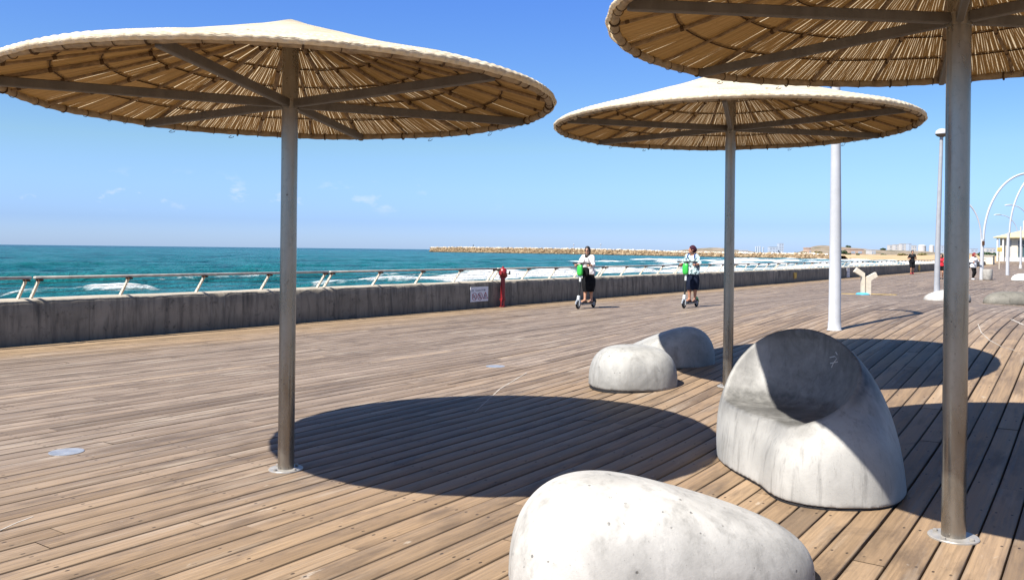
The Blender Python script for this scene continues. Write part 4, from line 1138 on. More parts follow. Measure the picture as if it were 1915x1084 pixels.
def head(v, X, Y, Z, J, yaw):
    c = np.array(J['head']); cs, sn = math.cos(yaw), math.sin(yaw)
    H = lambda x, y, z: (c[0]+x*cs+y*sn, c[1]-x*sn+y*cs, c[2]+z)
    v = acap(v, X, Y, Z, J['neck'], (c[0], c[1]-.02, c[2]-.07), .052, .047, .03)
    v = aell(v, X, Y, Z, H(0, -.012, .018), (.073, .092, .098), .01, yaw=yaw)
    v = aell(v, X, Y, Z, H(0, .022, -.045), (.056, .062, .072), .03, yaw=yaw)
    v = acap(v, X, Y, Z, H(0, .066, -.098), H(0, .058, -.105), .02, .02, .025)
    for s in (1, -1):
        v = aell(v, X, Y, Z, H(s*.030, .093, .005), (.016, .014, .011), .012, 's', yaw=yaw)
        v = aell(v, X, Y, Z, H(s*.030, .076, .004), (.011, .010, .009), .003, yaw=yaw)
        v = aell(v, X, Y, Z, H(s*.075, -.012, -.01), (.011, .020, .030), .006, yaw=yaw)
        v = acap(v, X, Y, Z, H(s*.018, .083, .026), H(s*.045, .070, .024), .007, .006, .008)
    v = acap(v, X, Y, Z, H(0, .082, .012), H(0, .104, -.030), .008, .013, .010)
    v = acap(v, X, Y, Z, H(-.017, .082, -.062), H(.017, .082, -.062), .007, .007, .006); v = acap(v, X, Y, Z, H(-.015, .080, -.074), H(.015, .080, -.074), .008, .008, .006)
    v = acap(v, X, Y, Z, H(-.02, .09, -.0675), H(.02, .09, -.0675), .001, .001, .003)
    return v
def person(loc, rz, spec, label, res=.0095):
    J = dict(BASEJ); J.update(spec.get('J', {})); yaw = spec.get('yaw', 0.0); root = empty('person', loc, rz)
    sc_ = spec.get('scale', 1.0); root.scale = (sc_,)*3
    pts = np.array([p for n, p in J.items()]+[(-p[0], p[1], p[2]) for n, p in J.items() if n in ('hip', 'sh')])
    lo = pts.min(0)-.16; hi = pts.max(0)+.16; lo[2] = -.03; lo = tuple(lo); hi = tuple(hi)
    c = np.array(J['head']); cs, sn = math.cos(yaw), math.sin(yaw)
    H = lambda x, y, z: (c[0]+x*cs+y*sn, c[1]-x*sn+y*cs, c[2]+z)
    def f_body(X, Y, Z):
        v = acc_new(X); v = torso(v, X, Y, Z, J, -.012); v = arms(v, X, Y, Z, J); v = legs(v, X, Y, Z, J); v = feet(v, X, Y, Z, J); v = head(v, X, Y, Z, J, yaw)
        for q, s in (('r', 1), ('l', -1)):
            wr = lerp(J['el_'+q], J['ha_'+q], .78); A, Fd, U = spec.get('grip', ((1, 0, 0), (0, 1, 0), (0, 0, 1)))
            v = hand(v, X, Y, Z, J['ha_'+q], wr, -s, A, Fd, (U[0]*s, U[1], U[2]))
        return v
    pos, F = snet(f_body, lo, hi, res); np_mesh('body', pos, F, M[spec.get('skin', 'skin')], root, smooth=True)
    hem = spec.get('hem', .86); sl = spec.get('sleeve', .5); wg = spec.get('w', 1.0)
    def f_top(X, Y, Z):
        v = acc_new(X); v = torso(v, X, Y, Z, J, .016, wg); v = arms(v, X, Y, Z, J, .017, sl, 1.05)
        v = acap(v, X, Y, Z, (0, J['hip'][1]+.01, J['hip'][2]), (0, J['hip'][1]+.02, J['hip'][2]+.1), .13*wg, .13*wg, .06)
        fold = .006*np.sin(Z*42+X*17)*np.cos(Y*23+X*9)
        v = smax(v+fold, hem-Z, .008)
        n = ell(X, Y, Z, (0, J['neck'][1]+.035, J['neck'][2]+.035), (.082, .095, spec.get('vneck', .075)))
        return smax(v, -n, .006)
    pos, F = snet(f_top, lo, hi, res); np_mesh(spec.get('topname', 'shirt'), pos, F, M[spec['top']], root, smooth=True)
    if 'skirt' in spec:
        mat, hz = spec['skirt']; hx, hy, hh = J['hip']
        def f_sk(X, Y, Z):
            t = np.clip((Z-hz)/(hh+.12-hz), 0, 1); cy = hy+.03*(1-t)
            rx = .165+.050*np.sin(np.clip(t*1.15, 0, 1)*np.pi)-.02*t; ry = .14+.045*np.sin(np.clip(t*1.1, 0, 1)*np.pi)-.015*t
            an = np.arctan2(Y-cy, X); fo = 1+.035*(1-t)*np.sin(an*9+Z*4)
            d = (np.sqrt((X/rx)**2+((Y-cy)/ry)**2)-fo)*.13
            return smax(smax(d, hz-Z, .01), Z-hh-.1, .02)
        pos, F = snet(f_sk, lo, hi, res); np_mesh('skirt', pos, F, M[mat], root, smooth=True)
    if 'pants' in spec:
        mat, up, gw = spec['pants']
        def f_p(X, Y, Z):
            v = acc_new(X); v = acap(v, X, Y, Z, (-J['hip'][0]*.75, J['hip'][1], J['hip'][2]), (J['hip'][0]*.75, J['hip'][1], J['hip'][2]), .125, .125, .04)
            v = legs(v, X, Y, Z, J, gw, up); return smax(v, Z-J['hip'][2]-.09, .01)
        pos, F = snet(f_p, lo, hi, res); np_mesh(spec.get('pantname', 'shorts'), pos, F, M[mat], root, smooth=True)
    def f_sh(X, Y, Z):
        v = acc_new(X); v = feet(v, X, Y, Z, J, .010)
        if spec.get('sandal'): return smax(v, Z-.022-.0*X, .004)
        return smax(v, Z-.105, .006)
    for q in 'rl':
        o_ = 'l' if q == 'r' else 'r'; J2 = dict(J); a = J['ank_'+q]; t = J['toe_'+q]; zb = min(a[2]-.075, t[2]-.03)
        def f_one(X, Y, Z):
            v = acc_new(X); K = dict(J); K['ank_'+o_] = K['ank_'+q]; K['toe_'+o_] = K['toe_'+q]; v = feet(v, X, Y, Z, K, .010)
            return smax(v, Z-zb-(.024 if spec.get('sandal') else .10), .005)
        b0 = (min(a[0], t[0])-.12, min(a[1], t[1])-.16, zb-.04); b1 = (max(a[0], t[0])+.12, max(a[1], t[1])+.14, a[2]+.12)
        pos, F = snet(f_one, b0, b1, res*.8); np_mesh('sandal' if spec.get('sandal') else 'shoe', pos, F, M[spec['shoe']], root, smooth=True)
    hs = spec.get('hairstyle', 'wrap')
    def f_h(X, Y, Z):
        v = acc_new(X); v = aell(v, X, Y, Z, H(0, -.022, .026), (.086, .104, .108), .01, yaw=yaw)
        if hs == 'wrap': v = aell(v, X, Y, Z, H(0, -.075, -.01), (.07, .07, .075), .04, yaw=yaw)
        if hs == 'scarf': v = aell(v, X, Y, Z, H(0, -.05, -.06), (.085, .075, .10), .04, yaw=yaw); v = acap(v, X, Y, Z, H(0, -.03, -.12), H(0, .0, -.15), .07, .075, .03)
        if hs == 'curly':
            for i in range(16):
                w = i*2.4; v = aell(v, X, Y, Z, H(.085*math.cos(w), -.04+.07*math.sin(w), -.12+.012*i), (.045, .045, .045), .02)
        if hs == 'short': pass
        cut = .03 if hs != 'curly' else .04
        v = aell(v, X, Y, Z, H(0, .105, -.045), (.078, .085, .105), .012, 's', yaw=yaw)
        if hs in ('short',): v = smax(v, c[2]-.04-Z, .01)
        return v
    pos, F = snet(f_h, (c[0]-.2, c[1]-.22, c[2]-.27), (c[0]+.2, c[1]+.2, c[2]+.2), res*.85); np_mesh('headscarf' if hs in ('wrap', 'scarf') else 'hair', pos, F, M[spec['hair']], root, smooth=True)
    if spec.get('glasses'):
        mb = MB()
        for s in (1, -1):
            o = Vector(H(s*.032, .089, .004)); e = Vector((cs, -sn, 0))*.026; u = Vector((0, 0, .019)); fw = Vector((sn, cs, 0))*.006
            ring = [o+e*math.cos(w)+u*math.sin(w) for w in np.linspace(0, 2*math.pi, 13)[:-1]]
            mb.quad([p+fw for p in ring]); mb.quad([p-fw for p in ring][::-1])
            for i in range(12): a, b = ring[i], ring[(i+1) % 12]; mb.quad([a-fw, b-fw, b+fw, a+fw])
            mb.tube([H(s*.056, .085, .008), H(s*.076, .04, .008), H(s*.080, -.02, .004)], .003, 5)
        mb.tube([H(-.008, .095, .007), H(.008, .095, .007)], .003, 5)
        mb.build('sunglasses', M['lens'], root)
    if spec.get('backpack'):
        def f_b(X, Y, Z):
            q = (np.abs(X/.15)**3.5+np.abs((Y+.215)/.085)**3.0+np.abs((Z-1.08)/.235)**3.5)**(1/3.3); return (q-1)*.085
        pos, F = snet(f_b, (-.2, -.36, .8), (.2, -.08, 1.36), .014)
        tag(np_mesh('backpack', pos, F, M['skirt_navy'], root, smooth=True))
        for s in (1, -1):
            mb = MB(); mb.tube([(s*.10, -.15, 1.33), (s*.105, -.03, 1.432), (s*.105, .06, 1.36), (s*.11, .095, 1.24), (s*.125, .06, 1.08), (s*.14, -.06, .98)], .030, 8, flat=.35); mb.build('backpack_strap', M['blue'], root)
    return tag(root, label, 'person')

# ------------------------------------------------------------------ kick scooters
def wheel(parent, y):
    mb = MB()
    mb.tube([(0, y+.085*math.cos(w), .112+.085*math.sin(w)) for w in np.linspace(0, 2*math.pi, 25)[:-1]], .027, 10, closed=True); wh = mb.build('wheel', M['black'], parent)
    mb = MB(); mb.tube([(-.022, y, .112), (.022, y, .112)], .062, 18); mb.tube([(-.034, y, .112), (.034, y, .112)], .014, 8); mb.build('rim', M['alu'], wh)
def scooter(loc, rz, label, fender):
    root = empty('kick_scooter', loc, rz)
    wheel(root, .43); wheel(root, -.43)
    mb = MB(); mb.box((0, -.04, .125), (.16, .60, .045), None, .012); mb.box((0, .30, .15), (.07, .14, .06), Matrix.Rotation(R(22), 3, 'X'), .01); mb.build('footboard', M['alu'], root)
    mb = MB(); mb.box((0, -.04, .150), (.14, .54, .006)); mb.build('grip_mat', M['black'], root)
    mb = MB()
    for s in (1, -1): mb.box((s*.045, .425, .165), (.012, .05, .15), None, .004)
    mb.tube([(0, .43+.125*math.cos(a), .112+.125*math.sin(a)) for a in np.linspace(.15, 2.6, 12)], .045, 8, flat=.35)
    mb.box((0, .405, .30), (.075, .08, .13), Matrix.Rotation(R(10), 3, 'X'), .012); mb.build('fork', M['wplast'], root)
    def st(t): return (0, .41-.15*t, .25+1.0*t)
    mb = MB(); mb.tube([st(0), st(.12)], .03, 12); mb.tube([st(.12), st(.55)], .024, 12); mb.build('stem', M['black'], root)
    mb = MB(); mb.tube([st(.5), st(.60), st(.78)], [.028, .031, .031], 12); mb.build('stem_sleeve', M['wplast'], root)
    mb = MB(); mb.tube([st(.76), st(1.0)], .022, 10); mb.tube([(-.26, .26, 1.255), (-.1, .262, 1.262), (.1, .262, 1.262), (.26, .26, 1.255)], .014, 10)
    for s in (1, -1): mb.tube([(s*.15, .26, 1.257), (s*.285, .25, 1.252)], .018, 10); mb.tube([(s*.14, .28, 1.25), (s*.2, .31, 1.235), (s*.25, .31, 1.232)], .005, 6)
    mb.build('handlebar', M['black'], root)
    def f_g(X, Y, Z): return ((np.abs(X/.085)**3+np.abs((Y-.345)/.06)**3+np.abs((Z-1.06)/.155)**3.2)**(1/3.1)-1)*.06
    pos, F = snet(f_g, (-.12, .25, .85), (.12, .43, 1.26), .012); np_mesh('battery_pouch', pos, F, M['green'], root, smooth=True)
    mb = MB(); mb.tube([(0, -.43+.128*math.cos(a), .112+.128*math.sin(a)) for a in np.linspace(.2, 2.9, 12)], .05, 8, flat=.35); mb.build('fender', M[fender], root)
    return tag(root, label, 'kick scooter', 'green pouched kick scooters')
HEAD = math.pi-PSI
for i, (px, py) in enumerate(((1081, 577.5), (1279, 576.5))):
    f = gp(px, py); c = f+D*.43     # front wheel contact, scooter points towards -D
    scooter((c[0], c[1], gz(*c)), HEAD, ('dark kick scooter with green pouch ridden by the woman in a white blouse', 'kick scooter with green pouch and green rear fender under the woman in maroon headscarf')[i], ('black', 'green')[i])
    ppos = (c[0]+D[0]*.08, c[1]+D[1]*.08, gz(*c)+.153)
    if i == 0:
        person(ppos, HEAD, dict(scale=.95, top='tee_white', hem=.83, sleeve=.62, vneck=.15, skirt=('skirt_black', .32), shoe='shoe', sandal=True, hair='hair', hairstyle='scarf', glasses=True, yaw=-.25, skin='skin', w=1.12, J=dict(head=(0, .03, 1.535), chest=(0, -.01, 1.22), sh=(.155, -.005, 1.35), neck=(0, .0, 1.395), el_r=(.27, .05, 1.12), el_l=(-.235, .09, 1.12), ha_r=(.205, .325, 1.095), ha_l=(-.205, .325, 1.095))),
               'woman in white blouse, long black skirt and sunglasses riding a scooter')
    else:
        person(ppos, HEAD, dict(scale=.93, top='tee_pat', hem=.81, sleeve=.55, vneck=.09, skirt=('skirt_navy', .36), shoe='shoe', sandal=True, hair='wrap', hairstyle='wrap', yaw=.95, skin='skin2', w=1.12, backpack=True, J=dict(ank_r=(.075, -.02, .075), toe_r=(.095, .11, .03), ank_l=(-.065, -.10, .075), toe_l=(-.09, .03, .03), el_r=(.285, .03, 1.13), el_l=(-.27, .05, 1.13), ha_r=(.205, .325, 1.095), ha_l=(-.205, .325, 1.095))),
               'woman in maroon headscarf, aqua patterned blouse and navy skirt riding a scooter')
# black shoulder bag of the first rider
f = gp(1081, 577.5)+D*.43
bag = empty('shoulder_bag', (f[0]-D[0]*.155, f[1]-D[1]*.155, 1.02), HEAD)
def f_bag(X, Y, Z): return ((np.abs((X+.06)/.12)**3+np.abs(Y/.06)**3+np.abs(Z/.13)**3)**(1/3)-1)*.06
pos, F = snet(f_bag, (-.22, -.1, -.17), (.12, .1, .17), .014); np_mesh('pouch', pos, F, M['skirt_black'], bag, smooth=True)
mb = MB(); mb.tube([(-.12, 0, .1), (-.14, -.06, .25), (-.1, -.1, .38), (.02, -.08, .34), (.04, 0, .1)], .008, 6); mb.build('strap', M['black'], bag)
tag(bag, 'black bag hanging in front of the woman in the white blouse', 'bag')

RUN = dict(el_r=(.24, -.12, 1.12), el_l=(-.24, -.06, 1.10), ha_r=(.17, .12, 1.08), ha_l=(-.13, .16, 1.14))
GR = ((0, 0, 1), (0, 1, 0), (1, 0, 0))
p = gp(1706, 512.5); person((p[0], p[1], gz(*p)), math.pi-.15, dict(scale=1.17, grip=GR, top='tee_black', hem=.80, sleeve=.42, pants=('skirt_black', .42, .03), shoe='shoered', hair='hair', hairstyle='short', w=1.15,
    J=dict(RUN, knee_r=(.09, .06, .47), ank_r=(.085, -.02, .075), toe_r=(.09, .11, .03), knee_l=(-.09, -.04, .46), ank_l=(-.085, -.18, .15), toe_l=(-.09, -.08, .05))), 'man in black tee and black shorts jogging beside the sea wall', .014)
p = gp(1760, 522); person((p[0], p[1], gz(*p)), math.pi-.5, dict(grip=GR, top='tee_red', hem=.86, sleeve=.35, pants=('skirt_black', .26, .03), shoe='black', hair='hair', hairstyle='curly', yaw=.3,
    J=dict(RUN, knee_r=(.08, .03, .46), ank_r=(.07, .02, .075), toe_r=(.075, .15, .03), knee_l=(-.08, -.02, .46), ank_l=(-.07, -.2, .1), toe_l=(-.08, -.1, .03))), 'woman with dark curly hair in red tee jogging beside the globe lamp', .014)
p = gp(1822, 523); person((p[0], p[1], gz(*p)), math.pi+.35, dict(scale=1.06, grip=GR, top='sweat', topname='sweatshirt', hem=.72, sleeve=.95, pants=('skirt_black', .97, .012), pantname='leggings', shoe='shoewhite', hair='redcap', hairstyle='curly', w=1.2,
    J=dict(RUN, el_l=(-.27, .0, 1.12), ha_l=(-.2, .2, 1.2), knee_r=(.11, .05, .46), ank_r=(.17, .03, .075), toe_r=(.2, .15, .03), knee_l=(-.08, .0, .46), ank_l=(-.06, -.15, .1), toe_l=(-.07, -.05, .03))), 'woman with red hair in white sweatshirt and black leggings by the forked arched pole', .014)

# ------------------------------------------------------------------ breakwater and far shore
BW = [(-104, 1092, 4.0), (-70, 1060, 4.5), (14, 960, 4.2), (75, 860, 3.7), (118, 770, 2.8), (143, 690, 1.6), (192, 588, 1.45), (200, 520, 1.3)]
def breakwater():
    P = np.array(BW); seg = np.linalg.norm(np.diff(P[:, :2], axis=0), axis=1); cum = np.concatenate([[0], np.cumsum(seg)]); L = cum[-1]
    def at(t): return np.array([np.interp(t, cum, P[:, i]) for i in range(3)])
    root = empty('breakwater', (0, 0, 0))
    ts = np.linspace(0, L, 160); V = []
    for t in ts:
        c = at(t); n = at(min(t+4, L))-at(max(t-4, 0)); n = n[:2]/np.linalg.norm(n[:2]); nn = np.array([-n[1], n[0]]); e = min(1, .15+t/25)
        for w, z in ((-9*e-1, -2.6), (-5*e, c[2]-3.2), (-2.6*e, c[2]-.9), (2.6*e, c[2]-.9), (5*e, c[2]-3.2), (9*e+1, -2.6)): V.append((c[0]+nn[0]*w, c[1]+nn[1]*w, max(z, -2.6)))
    np_mesh('mound', V, grid_faces(160, 6), M['rock'], root, attrs={'rnd': np.full(len(V), .3)})
    ico = bpy.data.meshes.new('t'); import bmesh; bm = bmesh.new(); bmesh.ops.create_icosphere(bm, subdivisions=1, radius=1); iv = np.array([v.co[:] for v in bm.verts]); fi = np.array([[v.index for v in f.verts] for f in bm.faces]); bm.free(); bpy.data.meshes.remove(ico)
    VV = []; FF = []; RN = []; CC = []; CF = []; CN = []; n = 0; n2 = 0
    cnt = 3600
    for i in range(cnt):
        t = rng.random()**1.0*L; c = at(t); d = at(min(t+4, L))-at(max(t-4, 0)); d = d[:2]/np.linalg.norm(d[:2]); nn = np.array([-d[1], d[0]]); e = min(1, .2+t/25)
        top = rng.random() < .2
        if top: w = rng.uniform(-2.4, 2.4)*e; z = c[2]-.55+rng.random()*.3
        else:
            w = rng.uniform(2.2, 9.5)*e*(1 if rng.random() < .0 else -1); w = -w if rng.random() < .25 else w; z = np.interp(abs(w)/e, [2.2, 5, 9.5], [c[2]-.7, c[2]-2.6, -2.1]); z = max(z, -2.0)
        r = rng.uniform(.7, 1.5)*(1.0 if not top else .8); sc = rng.uniform(.7, 1.25, 3)*r; sc[2] *= .8
        A, _ = np.linalg.qr(rng.normal(size=(3, 3))); v = (iv*(1+rng.normal(0, .12, (len(iv), 1))))*sc; v = v @ A.T+np.array([c[0]+nn[0]*w, c[1]+nn[1]*w, z])
        if top: CC.append(v); CF.append(fi+n2); n2 += len(v)
        else: VV.append(v); FF.append(fi+n); RN.append(np.full(len(v), rng.random()**1.3)); n += len(v)
    o = np_mesh('boulders', np.concatenate(VV), np.concatenate(FF), M['rock'], root, attrs={'rnd': np.concatenate(RN)}); tag(o, kind='stuff')
    o = np_mesh('crest_stones', np.concatenate(CC), np.concatenate(CF), M['cap'], root); tag(o, kind='stuff')
    tag(root, 'long breakwater of brown boulders with a pale crest running out into the sea', 'breakwater')
    # marker masts on the crest
    for k, px in enumerate((885, 1073, 1123)):
        c, s = math.cos(.0112), math.sin(.0112); u = (px-957.5)
        best = min(np.linspace(0, L, 900), key=lambda t: abs(at(t)[0]/at(t)[1]*1600-u)); q = at(best)
        rt = empty('marker_mast', (q[0], q[1], q[2]-.6)); mb = MB(); hh = (2.2, 4.2, 4.8)[k]
        mb.tube([(0, 0, 0), (0, 0, hh)], .22 if k else .16, 6); mb.build('mast', M['white'] if k else M['black'], rt)
        mb = MB(); mb.lathe([(.3, 0), (.6, .3), (.6, 1.0), (0, 1.5)], 8, (0, 0, hh)); mb.build('light', M['white'] if k else M['black'], rt)
        tag(rt, ('tiny dark mast on the breakwater crest nearest its seaward end', 'small white beacon on the breakwater crest left of the first scooter rider', 'small white beacon on the breakwater crest between the scooter riders')[k], 'beacon', 'beacons on the breakwater')
breakwater()

def land_h(T, Y):
    sh = np.interp(T, [.1, .17, .30, .365, .45, .56, .62, 1.3], [1250, 980, 760, 560, 500, 430, 380, 250])
    z = np.clip((Y-sh)/60, -1, 1)*1.7-1.2
    z = z+np.clip((Y-sh-40)/250, 0, 1)*.35
    u = T*1600
    def bumpy(u0, sl, sr, yc, sy, h): 
        du = np.where(u < u0, (u-u0)/sl, (u-u0)/sr); return h*np.exp(-du**2)*np.exp(-((Y-yc)/sy)**2)
    z = z+bumpy(585, 38, 120, 1500, 330, 12.5)+bumpy(560, 16, 30, 1400, 200, 4)+bumpy(380, 70, 60, 1700, 300, 9.5)+bumpy(760, 90, 60, 1300, 260, 4.5)+bumpy(850, 60, 200, 900, 200, 2.6)
    return z, sh
def land():
    T = np.tan(np.linspace(math.atan(.12), math.atan(1.1), 420)); Y = np.concatenate([np.linspace(240, 700, 150), np.linspace(706, 2400, 150), [3200, 5000]])
    TT, YY = np.meshgrid(T, Y, indexing='ij'); Z, sh = land_h(TT, YY); X = TT*YY
    Z = Z+(fbm(X*.03, YY*.03, 51, 4)-.47)*np.clip((YY-sh-60)/200, 0, 1)*2.4+(fbm(X*.12, YY*.05, 53, 3)-.47)*.7*np.clip((YY-sh+20)/60, 0, 1)
    sand = np.clip((sh+330-YY)/140, 0, 1)
    P = X*N[0]+YY*N[1]; V = np.stack([X, YY, Z], -1).reshape(-1, 3); F = grid_faces(len(T), len(Y)); ok = (Z.reshape(-1)[F] > -2.45).any(1); F = F[ok]
    o = np_mesh('far_shore', V, F, M['land'], smooth=True, attrs={'sand': sand.reshape(-1)}); tag(o, kind='structure')
land()
def far(px, Y):    # ground point on the far shore in a picture column at depth Y
    T = (px-957.5)/1600; z, _ = land_h(np.array(T), np.array(float(Y))); return (T*Y, Y, float(z))
def bush(px, Y, w, h, mat, label, n=260, lift=.0):
    c = far(px, Y); root = empty('bush', (c[0], c[1], c[2]-.4)); V = []; F = []; RN = []
    lob = [(rng.uniform(-.3, .3)*w, rng.uniform(-.3, .3)*w*.6, h*rng.uniform(.35, .62), rng.uniform(.22, .36)) for _ in range(6)]
    for i in range(n):
        l = lob[i % 6]; d = rng.normal(size=3); d /= np.linalg.norm(d); q = np.array([l[0], l[1], l[2]])+d*np.array([w*l[3], w*l[3]*.7, h*l[3]*1.15])*rng.uniform(.6, 1.0)
        q[2] = max(q[2], .1); a = rng.normal(size=3); a /= np.linalg.norm(a); b = np.cross(a, d); b /= max(np.linalg.norm(b), 1e-6); sz = w*rng.uniform(.045, .09)
        k = len(V); V += [q-a*sz-b*sz*.7, q+a*sz-b*sz*.7, q+a*sz+b*sz*.7, q-a*sz+b*sz*.7]; F.append((k, k+1, k+2, k+3)); RN += [rng.random()]*4
    np_mesh('crown', V, F, mat, root, attrs={'rnd': np.array(RN)})
    mb = MB()
    for j in range(3): mb.tube([(rng.uniform(-.1, .1)*w, 0, 0), (rng.uniform(-.25, .25)*w, rng.uniform(-.1, .1)*w, h*.6)], [w*.02, w*.008], 6)
    mb.build('stem', M['trunk'], root)
    tag(root, label, 'bush', 'bushes on the far shore')
B = [(1336, 820, 9.5, 5.0, 'leafdark', 'dark green round bush behind the breakwater, just right of the second scooter rider'), (1354, 830, 4, 3.0, 'leafdark', 'small dark bush touching the farthest parasol pole on the far shore'),
     (1441, 760, 9, 4.2, 'leafdry', 'dry olive bush behind the breakwater before the pale factory'), (1488, 640, 6.5, 5.2, 'leafdark', 'dark bush behind the breakwater, left of the low hill'),
     (1502, 660, 7, 4.0, 'leafdry', 'dry brown bush behind the breakwater, beside the dark one'), (1530, 680, 9, 3.6, 'leafdry', 'dry bush at the foot of the hill, left of the white lamp post'), (1576, 700, 6.5, 4.4, 'leafdark', 'dark bush at the foot of the hill, right of the white lamp post'),
     (1587, 720, 4.0, 2.4, 'leafdark', 'small dark bush on sand right of the white lamp post'), (1605, 700, 3.5, 1.8, 'leafdark', 'low dark bush on the sand below the hill'), (1652, 700, 5, 1.8, 'leafdark', 'low dark bush on the sand left of the man in black'),
     (1688, 680, 7, 2.2, 'leafdry', 'dry bush on the sand just left of the man in black'), (1728, 690, 9, 2.4, 'leafdry', 'dry bush on the sand behind the man in black'), (1586, 1480, 9, 5, 'leafdark', 'small tree crown on the skyline of the hill right of the lamp post'), (1652, 1350, 10, 4, 'leafdark', 'dark clump on the slope of the hill'), (1845, 620, 10, 3.5, 'leafdark', 'dark tree clump beyond the litter bin'), (1860, 640, 8, 3, 'leafdark', 'dark tree clump left of the pavilion roof')]
for px, Y, w, h, m, lab in B: bush(px, Y, w*1.0, h, M[m], lab)

def building(px, Y, pw, top_py, label, mat, floors=3, flat=True, depth=14, name='building', roof=None):
    c = far(px, Y); w = pw*Y/1600.0; c_, s_ = math.cos(.0112), math.sin(.0112); b = -(px-957.5)*s_+(top_py-467.5)*c_
    top = CAMZ-b*Y/1600; z0 = c[2]-2; H = top-z0; root = empty(name, (c[0], c[1], z0))
    mb = MB(); mb.box((0, depth/2, H/2), (w, depth, H)); mb.build('wall', mat, root, False)
    rows = floors; hh = (top-max(c[2], 0))/rows
    for r in range(rows):
        k = max(2, int(w/6))
        for j in range(k):
            mb = MB(); mb.box(((j+.5)/k*w-w/2, -.06, H-hh*(r+.55)), (w/k*.55, .2, hh*.42)); mb.build('window', M['winblue'], root, False)
    mb = MB(); mb.box((0, depth/2, H+.3), (w+.6, depth+.6, .6)); mb.build('roof', roof or mat, root, False)
    return tag(root, label, 'building', 'distant buildings across the bay')
def silo(px, Y, pw, top_py, label, mat, cat='tower'):
    c = far(px, Y); r = pw*Y/3200.0; b = -(px-957.5)*math.sin(.0112)+(top_py-467.5); top = CAMZ-b*Y/1600; H = top-c[2]+2
    root = empty('silo', (c[0], c[1], c[2]-2)); mb = MB(); mb.lathe([(r, 0), (r, H)], 16); mb.build('shell', mat, root)
    mb = MB(); mb.lathe([(r*1.06, H-.6), (r*1.06, H), (r*.5, H+r*.25), (0, H+r*.28)], 16); mb.build('cap', M['bwall'], root)
    return tag(root, label, cat, 'silos across the bay')
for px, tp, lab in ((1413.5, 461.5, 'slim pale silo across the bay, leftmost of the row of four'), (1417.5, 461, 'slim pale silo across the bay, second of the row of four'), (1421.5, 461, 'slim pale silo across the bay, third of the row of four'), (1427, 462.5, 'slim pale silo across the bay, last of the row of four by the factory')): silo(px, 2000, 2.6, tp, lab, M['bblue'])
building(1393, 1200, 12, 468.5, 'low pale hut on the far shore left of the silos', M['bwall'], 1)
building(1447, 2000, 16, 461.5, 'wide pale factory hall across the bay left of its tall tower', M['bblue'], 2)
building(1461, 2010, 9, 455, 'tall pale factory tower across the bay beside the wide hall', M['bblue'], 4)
building(1515, 700, 3.5, 464, 'pinkish shed on the far shore at the foot of the hill', M['bpink'], 1)
building(1602, 800, 26, 466.5, 'long pink low building on sand below the hill', M['bpink'], 1)
building(1634, 850, 8, 467.5, 'small white house on the slope below the hill', M['bwall'], 1)
building(1668, 2100, 9, 458.5, 'white apartment block across the bay, leftmost of the cluster', M['bwall'], 3)
building(1679, 2080, 11, 457.5, 'white apartment block across the bay, beside the leftmost one', M['bwall'], 4)
building(1692, 2060, 13, 456, 'broad white apartment block across the bay in the middle of the cluster', M['bwall'], 5)
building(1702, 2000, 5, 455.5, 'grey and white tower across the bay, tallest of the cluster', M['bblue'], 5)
building(1710, 2060, 8, 459, 'white block across the bay, right of the tallest tower', M['bwall'], 3)
silo(1724, 1800, 14, 459.5, 'round white storage tank across the bay behind the man in black', M['bwall'], 'tank')
silo(1742, 1800, 9, 459.5, 'round white storage tank across the bay left of the globe lamp', M['bwall'], 'tank')
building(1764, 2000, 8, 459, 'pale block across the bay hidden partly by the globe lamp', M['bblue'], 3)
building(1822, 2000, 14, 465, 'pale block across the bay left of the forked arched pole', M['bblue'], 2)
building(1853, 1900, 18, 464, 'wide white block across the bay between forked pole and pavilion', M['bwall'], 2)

# ------------------------------------------------------------------ light, sky, camera
w = bpy.data.worlds.new('World'); scene.world = w; w.use_nodes = True; nt = w.node_tree
bg = nt.nodes['Background']; sky = nt.nodes.new('ShaderNodeTexSky'); sky.sky_type = 'NISHITA'; sky.sun_disc = False
to_sun = -SUN_L
sky.sun_elevation = math.asin(to_sun.z); sky.sun_rotation = math.atan2(to_sun.x, to_sun.y)
sky.altitude = 0; sky.air_density = SKY_AIR; sky.dust_density = SKY_DUST; sky.ozone_density = SKY_OZ
hs = nt.nodes.new('ShaderNodeHueSaturation'); hs.inputs['Saturation'].default_value = SKY_SAT; hs.inputs['Hue'].default_value = SKY_HUE
nt.links.new(sky.outputs[0], hs.inputs['Color'])
tc = nt.nodes.new('ShaderNodeTexCoord'); cr = nt.nodes.new('ShaderNodeValToRGB'); sz = nt.nodes.new('ShaderNodeSeparateXYZ'); nt.links.new(tc.outputs['Generated'], sz.inputs[0]); nt.links.new(sz.outputs[2], cr.inputs[0])
for i, (pp, cc) in enumerate(SKY_TINT):
    e = cr.color_ramp.elements[i] if i < 2 else cr.color_ramp.elements.new(pp)
    e.position = pp; e.color = (*[v*.5 for v in cc], 1)
tm = nt.nodes.new('ShaderNodeVectorMath'); tm.operation = 'MULTIPLY'; nt.links.new(hs.outputs[0], tm.inputs[0]); nt.links.new(cr.outputs[0], tm.inputs[1])
ts = nt.nodes.new('ShaderNodeVectorMath'); ts.operation = 'SCALE'; nt.links.new(tm.outputs[0], ts.inputs[0]); ts.inputs['Scale'].default_value = 2.0
mp = nt.nodes.new('ShaderNodeMapping'); mp.inputs['Scale'].default_value = (1, 1, 2.0)
nt.links.new(tc.outputs['Generated'], mp.inputs[0])
no = nt.nodes.new('ShaderNodeTexNoise'); no.inputs['Scale'].default_value = 24; no.inputs['Detail'].default_value = 7; no.inputs['Roughness'].default_value = .6
nt.links.new(mp.outputs[0], no.inputs['Vector'])
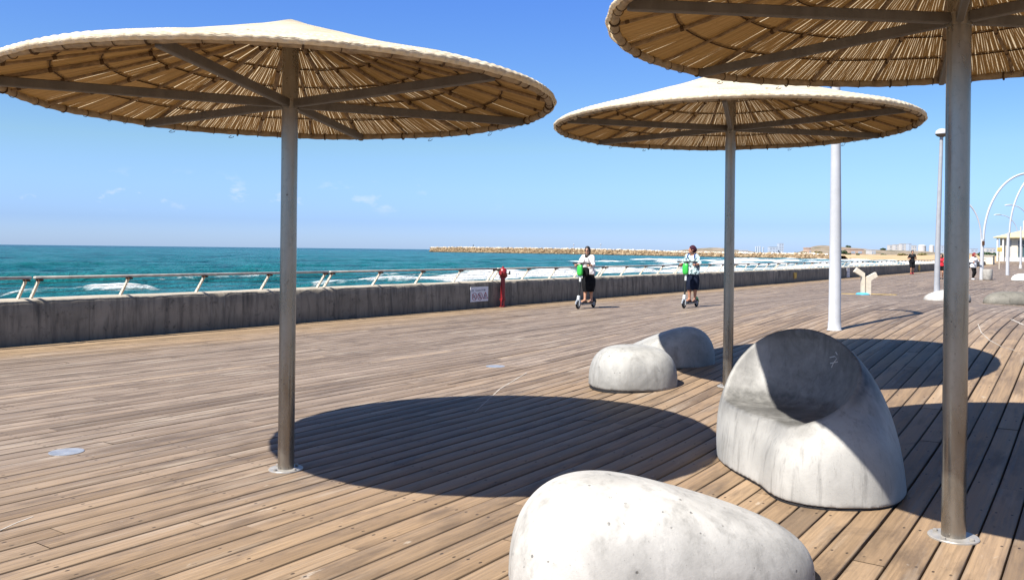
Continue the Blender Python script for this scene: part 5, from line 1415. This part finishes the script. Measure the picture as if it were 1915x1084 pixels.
def wm(op, a, b):
    m = nt.nodes.new('ShaderNodeMath'); m.operation = op
    for i, v in enumerate((a, b)):
        if hasattr(v, 'is_output'): nt.links.new(v, m.inputs[i])
        else: m.inputs[i].default_value = v
    return m.outputs[0]
def wr(v, a, b):
    m = nt.nodes.new('ShaderNodeMapRange'); m.clamp = True; nt.links.new(v, m.inputs[0]); m.inputs[1].default_value = a; m.inputs[2].default_value = b; return m.outputs[0]
sx = nt.nodes.new('ShaderNodeSeparateXYZ'); nt.links.new(tc.outputs['Generated'], sx.inputs[0])
band = wm('MULTIPLY', wr(sx.outputs[2], .035, .05), wr(sx.outputs[2], .085, .062))
side = wr(sx.outputs[0], .0, -.28)
cl = wm('MULTIPLY', wm('MULTIPLY', wr(no.outputs[0], .585, .70), band), wm('MULTIPLY', side, .5))
mx = nt.nodes.new('ShaderNodeMix'); mx.data_type = 'RGBA'; nt.links.new(cl, mx.inputs[0]); nt.links.new(ts.outputs[0], mx.inputs[6]); mx.inputs[7].default_value = (7.6, 7.8, 8.2, 1)
nt.links.new(mx.outputs[2], bg.inputs[0]); bg.inputs[1].default_value = SKY_STR

sun = bpy.data.lights.new('sun', 'SUN'); sun.energy = SUN_STR; sun.angle = R(.53); sun.color = (1, .955, .885)
so = bpy.data.objects.new('sun', sun); COL.objects.link(so); so.rotation_euler = SUN_L.to_track_quat('-Z', 'Y').to_euler(); so.location = (-30, -25, 50)

cam = bpy.data.cameras.new('camera'); cam.sensor_width = 36; cam.lens = 36*1600/1915; cam.shift_y = -74.5/1915; cam.clip_start = .05; cam.clip_end = 40000
co = bpy.data.objects.new('camera', cam); COL.objects.link(co)
co.matrix_world = Matrix.Translation((0, 0, CAMZ)) @ Matrix.Rotation(math.pi/2, 4, 'X') @ Matrix.Rotation(.0112, 4, 'Z')
scene.camera = co
vs = scene.view_settings; scene.display_settings.display_device = 'sRGB'; vs.view_transform = 'Standard'; vs.look = 'None'; vs.exposure = EXPO; vs.gamma = 1; vs.use_curve_mapping = False
scene.cycles.max_bounces = 8; scene.cycles.diffuse_bounces = 4; scene.cycles.transparent_max_bounces = 8
